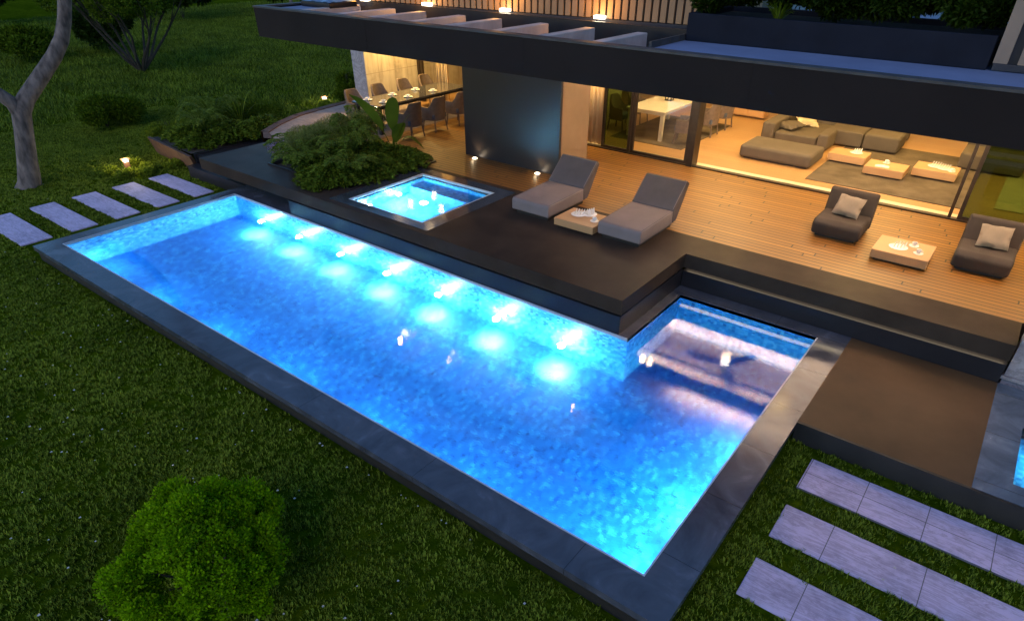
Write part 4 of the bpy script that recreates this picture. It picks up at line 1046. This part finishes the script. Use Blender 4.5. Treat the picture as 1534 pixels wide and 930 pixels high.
# ground plants round the bollard
rr = random.Random(4)
spots = [(-18.6, 6.95, .34, 'low yellow green plant just in front of the bollard lamp'), (-19.2, 6.75, .33, 'low yellow green plant left of the bollard lamp'), (-18.75, 7.75, .34, 'low yellow green plant right of the bollard lamp'), (-18.3, 7.45, .30, 'low yellow green plant between bollard lamp and farthest stepping slab'), (-19.6, 7.6, .34, 'low yellow green plant behind the bollard lamp'), (-18.4, 8.25, .36, 'low green plant at the foot of the brown planter')]
for i, (x, y, r_, lab) in enumerate(spots):
    bush('ground_plant', lab, (x, y, ZL), r_, .22, 1500, M['yellow'], .055, .038, 50 + i, 'plant', 'low plants round the bollard lamp', clumps=7)

# planter one with juniper
PB1 = (-18.6, 9.4, ZL)
t = thing('planter', 'low rust brown planter with sloped end holding the dark junipers', 'planter', PB1)
b = MB(); b.add([(-20.1, 8.62, ZL - .1), (-17.42, 8.36, ZL - .1), (-17.30, 8.14, -.40), (-20.0, 8.40, -.38), (-20.1, 8.72, ZL - .1), (-17.42, 8.46, ZL - .1), (-17.30, 8.22, -.40), (-20.0, 8.48, -.38)], [(0, 1, 2, 3), (3, 2, 6, 7), (7, 6, 5, 4), (1, 5, 6, 2), (0, 3, 7, 4)])
local(b, PB1).build('front_panel', M['corten'], t)
b = MB(); b.box(-17.36, 8.30, ZL - .1, -17.28, 10.9, -.37); local(b, PB1).build('side_panel', M['lip'], t)
b = MB(); b.add([(-20.0, 8.5, -.42), (-17.37, 8.25, -.36), (-17.37, 10.9, -.36), (-19.8, 11.2, -.5)], [(0, 1, 2, 3)]); local(b, PB1).build('soil', M['soil'], t)
def juniper(name, label, loc, r, h, n, seed, m='juniper', group=None, ln=.11, wd=.035):
    """spreading sprays: arching branches with flat side sprays"""
    t = thing(name, label, 'shrub', loc, 0, group); g_ = np.random.default_rng(seed); P = []; D = []
    nb = 110
    for k in range(nb):
        a = g_.uniform(0, 2 * PI); L_ = r * g_.uniform(.45, 1.1); z0 = h * g_.uniform(.35, 1.0) * (1 - .55 * (L_ / r - .45)); dr = np.array([math.cos(a), math.sin(a), 0]); sd = np.array([-math.sin(a), math.cos(a), 0])
        m_ = n // nb; u = g_.uniform(.25, 1, m_) ** .7
        side = g_.uniform(-1, 1, m_) * .16 * r * (1.15 - u)
        pos = dr * (L_ * u)[:, None] + sd * side[:, None]; pos[:, 2] += z0 * (1 - (u * .95) ** 3 * .55) * np.minimum(1, u * 2.2) + g_.normal(size=m_) * .012
        P.append(pos); D.append(dr * (.8) + sd * np.sign(side)[:, None] * .7 + g_.normal(size=(m_, 3)) * .3 + np.array([0, 0, .15]))
    p = np.concatenate(P); dd = np.concatenate(D); p[:, 2] = np.maximum(p[:, 2], .01)
    leaf_mesh('foliage', p, dd, ln, wd, M[m], t, seed, .1)
    b = MB()
    for k in range(8):
        a = k * .8; b.tube([(0, 0, -.05), (r * .3 * math.cos(a), r * .3 * math.sin(a), h * .4), (r * .7 * math.cos(a), r * .7 * math.sin(a), h * .5)], [.02, .014, .006], 5)
    b.build('stem', M['twig'], t)
    return t
gj = 'junipers in the rust brown planter'
juniper('juniper', 'dark spreading juniper at the front corner of the brown planter', (-18.05, 9.1, -.45), .72, .46, 13000, 61, group=gj)
juniper('juniper', 'dark spreading juniper at the left end of the brown planter', (-19.15, 9.3, -.48), .80, .46, 13000, 62, group=gj)
juniper('juniper', 'dark spreading juniper at the back of the brown planter', (-17.95, 9.85, -.38), .80, .50, 13000, 63, group=gj)
juniper('juniper', 'dark spreading juniper behind the others near the patio kerb', (-17.7, 10.75, -.38), .85, .50, 13000, 64, group=gj)
bush('feathery_shrub', 'soft feathery green shrub behind the planter junipers', (-20.2, 11.3, ZL), 1.6, 1.25, 14000, M['green'], .10, .02, 65, 'shrub')
bush('feathery_shrub', 'pale feathery shrub at the left end of the brown planter', (-20.6, 9.3, ZL), .75, .95, 8000, M['yellow'], .08, .02, 66, 'shrub')
def fern(name, label, loc, n, L_, m, seed, w_=.05, h=1.0, cat='plant'):
    """arching strap leaves"""
    t = thing(name, label, cat, loc); rr = random.Random(seed)
    for k in range(n):
        a = rr.uniform(0, 2 * PI); l_ = L_ * rr.uniform(.6, 1.1); rise = h * rr.uniform(.6, 1.1); b = MB(); v = []; N = 8
        for i in range(N + 1):
            s_ = i / N; x = l_ * s_ * .75; z = rise * (s_ * 1.6 - s_ * s_ * 1.0); ww = w_ * math.sin(PI * min(.98, s_ * .9 + .08)) ** .7
            c_, sn = math.cos(a), math.sin(a); v += [(x * c_ - ww * sn, x * sn + ww * c_, z + ww * .3), (x * c_, x * sn, z), (x * c_ + ww * sn, x * sn - ww * c_, z + ww * .3)]
        b.add(v, [q for i in range(N) for q in ((3 * i, 3 * i + 3, 3 * i + 4, 3 * i + 1), (3 * i + 1, 3 * i + 4, 3 * i + 5, 3 * i + 2))])
        b.build('frond', m, t, smooth=True)
    return t
fern('tall_fern', 'tall arching yellow green plant rising behind the planter junipers', (-19.4, 11.0, -.5), 9, 1.1, M['yellow'], 5, .02, 1.5)
# bed two
B2 = (-12, 9.4, -.3)
t = thing('planting_bed', 'sunken planting bed with slate edge between terrace and hot tub', 'planting bed', B2)
b = MB(); b.box(BED[0], BED[1], -.25, BED[2], BED[3], -.05); local(b, B2).build('soil', M['soil'], t)
b = frame_boxes(MB(), BED, [(BED[0] + .04, BED[1] + .04, BED[2] - .04, BED[3] - .04)], -.049, .03); local(b, B2).build('bed_edge', M['lip'], t)
gj = 'bright junipers in the bed beside the hot tub'
for i, (x, y, r_, h_, lab) in enumerate(((-11.75, 8.55, .80, .50, 'green juniper at the front corner of the bed, above the pool lip'), (-11.45, 9.35, .78, .50, 'green juniper beside the left edge of the hot tub'),
                              (-11.5, 10.2, .75, .50, 'dark juniper at the back of the bed under the banana plant'), (-12.45, 8.9, .80, .60, 'green juniper at the left of the bed'), (-12.2, 9.9, .80, .60, 'green juniper in the middle of the bed, behind the others'))):
    juniper('juniper', lab, (x, y, -.05), r_, h_, 14000, 70 + i, group=gj, ln=.085, wd=.030)
bush('feathery_shrub', 'pale feathery bush with soft tops in the middle of the bed', (-13.1, 9.45, -.05), 1.0, 1.05, 24000, M['feather'], .055, .008, 81, 'shrub', up=.9)
bush('feathery_shrub', 'pale airy flowering bush at the back of the bed near the patio', (-13.1, 10.4, -.05), .80, 1.25, 14000, M['feather'], .05, .010, 82, 'shrub', up=1.2)
fl = bush('lavender', 'small lavender plant with mauve flowers hanging over the terrace', (-14.2, 8.95, 0), .45, .28, 2500, M['feather'], .06, .012, 83, 'plant', up=.6)
p, dd = blob((0, 0, .18), .36, 500, 5, squash=(1, 1, .45)); leaf_mesh('flowers', p, dd, .03, .025, M['flower'], fl, 4)
def pinnate(name, label, loc, n, L_, rise, m, seed, lf=.07):
    t = thing(name, label, 'fern', loc); g_ = np.random.default_rng(seed); P = []; D = []
    for k in range(n):
        a = 2 * PI * (k + g_.uniform(-.3, .3)) / n; l_ = L_ * g_.uniform(.7, 1.1); r_ = rise * g_.uniform(.7, 1.15)
        q = 44; u = np.linspace(.06, 1, q); c_ = np.array([math.cos(a), math.sin(a), 0]); sd = np.array([-math.sin(a), math.cos(a), 0])
        base = c_ * (l_ * u)[:, None]; base[:, 2] = r_ * (2.0 * u - 1.55 * u * u) + .03
        b = MB(); b.tube([tuple(base[i]) for i in range(0, q, 6)] + [tuple(base[-1])], .006, 5); b.build('rachis', m, t)
        for s_ in (-1, 1):
            for h_ in range(3):
                w_ = lf * 2.2 * np.sin(PI * np.clip(u * .92 + .06, 0, 1)) * (h_ + .2) / 3
                p_ = base + sd * (s_ * w_)[:, None] + c_ * (w_ * .35)[:, None]; p_[:, 2] -= w_ * .25
                P.append(p_); D.append(sd * s_ + c_ * .5 + g_.normal(size=(q, 3)) * .15 - np.array([0, 0, .2]))
    leaf_mesh('foliage', np.concatenate(P), np.concatenate(D), lf, lf * .32, m, t, seed, .08)
    return t
for i, (x, y, z, n_, L_, r_, lab) in enumerate(((-14.15, 9.35, .0, 13, .75, .55, 'fern arching over the terrace at the left end of the bed'), (-12.7, 8.55, .05, 14, .80, .70, 'fern with long fronds at the front left of the bed'),
                                  (-12.3, 9.5, .15, 15, .90, 1.0, 'tall fern standing above the junipers in the middle of the bed'), (-11.45, 8.75, .15, 12, .60, .55, 'small fern among the junipers by the tub corner'), (-13.2, 10.5, .05, 14, .85, 1.2, 'tall pale fern at the back of the bed near the dining table'),
                                  (-19.3, 10.2, -.3, 14, 1.0, 1.2, 'tall fern in the brown planter behind the junipers'), (-18.3, 9.2, -.1, 12, .7, .7, 'fern rising from the front of the brown planter'))):
    pinnate('fern', lab, (x, y, z), n_, L_, r_, M['fern'], 200 + i)
# banana plant
def banana(loc, label):
    t = thing('banana_plant', label, 'plant', loc)
    specs = [((-.78, -.50, 1.45), .95, .17, 0), ((.02, .10, 1.40), .75, .15, 1), ((.22, .16, .85), .8, .14, 2), ((.58, .44, .10), .85, .09, 3), ((-.62, -.42, .62), .6, .11, 4), ((.38, .28, 1.05), .55, .06, 5)]
    for (dx, dy, dz), l_, ww, k in specs:
        b = MB(); N = 12; v = []; st = .35
        d2 = Vector((dx, dy, 0)); sd = Vector((-dy, dx, 0)).normalized() if d2.length > .05 else Vector((1, 0, 0))
        if k in (0, 1, 2): sd = (sd * .4 + Vector((.8, .6, 0)) * .9).normalized()
        for i in range(N + 1):
            s_ = i / N; p = Vector((dx * s_ ** 1.3, dy * s_ ** 1.3, dz * (1.55 * s_ - .55 * s_ * s_) if dz > .4 else dz * s_ + .45 * math.sin(PI * s_ * .9)))
            q = 0 if s_ < st else math.sin(PI * min(1, (s_ - st) / (1 - st) * .93 + .07)) ** .6
            hw = .012 + ww * q
            v += [p - sd * hw + Vector((0, 0, hw * .25)), p, p + sd * hw + Vector((0, 0, hw * .25))]
        b.add(v, [q for i in range(N) for q in ((3 * i, 3 * i + 3, 3 * i + 4, 3 * i + 1), (3 * i + 1, 3 * i + 4, 3 * i + 5, 3 * i + 2))])
        o = b.build('leaf', M['banana'], t, smooth=True)
    b = MB(); b.tube([(0, 0, -.05), (0, 0, .3), (.02, 0, .5)], [.05, .04, .02], 8); b.build('stem', M['banana'], t)
banana((-12.0, 10.55, -.05), 'banana plant with broad upright leaves behind the bed junipers')
bush('wall_shrub', 'yellow green shrub growing against the concrete wall end', (-18.3, 14.5, ZL), .65, 2.3, 9000, M['green'], .10, .06, 91, 'shrub')
bush('ground_plant', 'low bright plant beside the far bollard lamp', (-20.5, 15.2, ZL), .5, .4, 1800, M['yellow'], .07, .045, 92, 'plant')

# roof shrubs
gr = 'dark shrubs in the roof planter'
labs = ['leftmost dark shrub in the roof planter, by the slatted corner', 'second dark shrub from the left in the roof planter', 'dark shrub left of the drooping grass in the roof planter', 'dark shrub in the middle of the roof planter',
        'dark shrub right of the middle of the roof planter', 'dark shrub second from the right in the roof planter', 'rightmost dark shrub in the roof planter beside the white slats']
for i, x in enumerate(np.linspace(-4.0, -.9, 7)):
    bush('roof_shrub', labs[i], (float(x), 9.98 + .12 * (i % 2), ZR + .16), .46, .95 + .15 * (i % 3), 9000, M['dark'], .075, .036, 100 + i, 'shrub', gr, clumps=14, stems=False)
fern('drooping_grass', 'drooping strap leaved plant over the front edge of the roof planter', (-3.15, 9.68, ZR + .22), 26, .42, M['green'], 15, .010, .45)
for i, (x, y) in enumerate(((-4.0, 12.0), (-2.4, 12.2), (-.9, 12.0))):
    bush('roof_tree', ['small dark tree behind the roof planter at the left', 'small dark tree behind the middle of the roof planter', 'small dark tree behind the roof planter at the right'][i], (x, y, ZR - .02), 1.15, 1.8, 16000, M['dark'], .10, .055, 130 + i, 'tree', 'dark trees on the roof garden', clumps=16, stems=False)
sk = thing('skylight', 'pale blue glossy roof skylight at the top edge above the left roof corner', 'skylight', (-12.1, 9.35, ZR - .02))
b = MB(); b.box(-.45, -.35, 0, .45, .35, .10); b.build('frame', M['lip'], sk, bevel=.02)
b = cushion_mb(.84, .64, .12); b.build('dome', coping_mat('skylight_dome', (.16, .26, .45), .1, False), sk, (0, 0, .10), smooth=True)

# ------------------------------------------------------------------ render settings
sc.render.engine = 'CYCLES'
sc.view_settings.view_transform = 'Standard'; sc.view_settings.look = 'None'; sc.view_settings.exposure = 1.2; sc.view_settings.gamma = 1
cy = sc.cycles; cy.use_denoising = True; cy.max_bounces = 7; cy.diffuse_bounces = 3; cy.glossy_bounces = 3; cy.transmission_bounces = 4; cy.transparent_max_bounces = 8
cy.caustics_reflective = False; cy.caustics_refractive = False; cy.sample_clamp_indirect = 60; cy.sample_clamp_direct = 0
sc.render.resolution_x = 1024; sc.render.resolution_y = 620
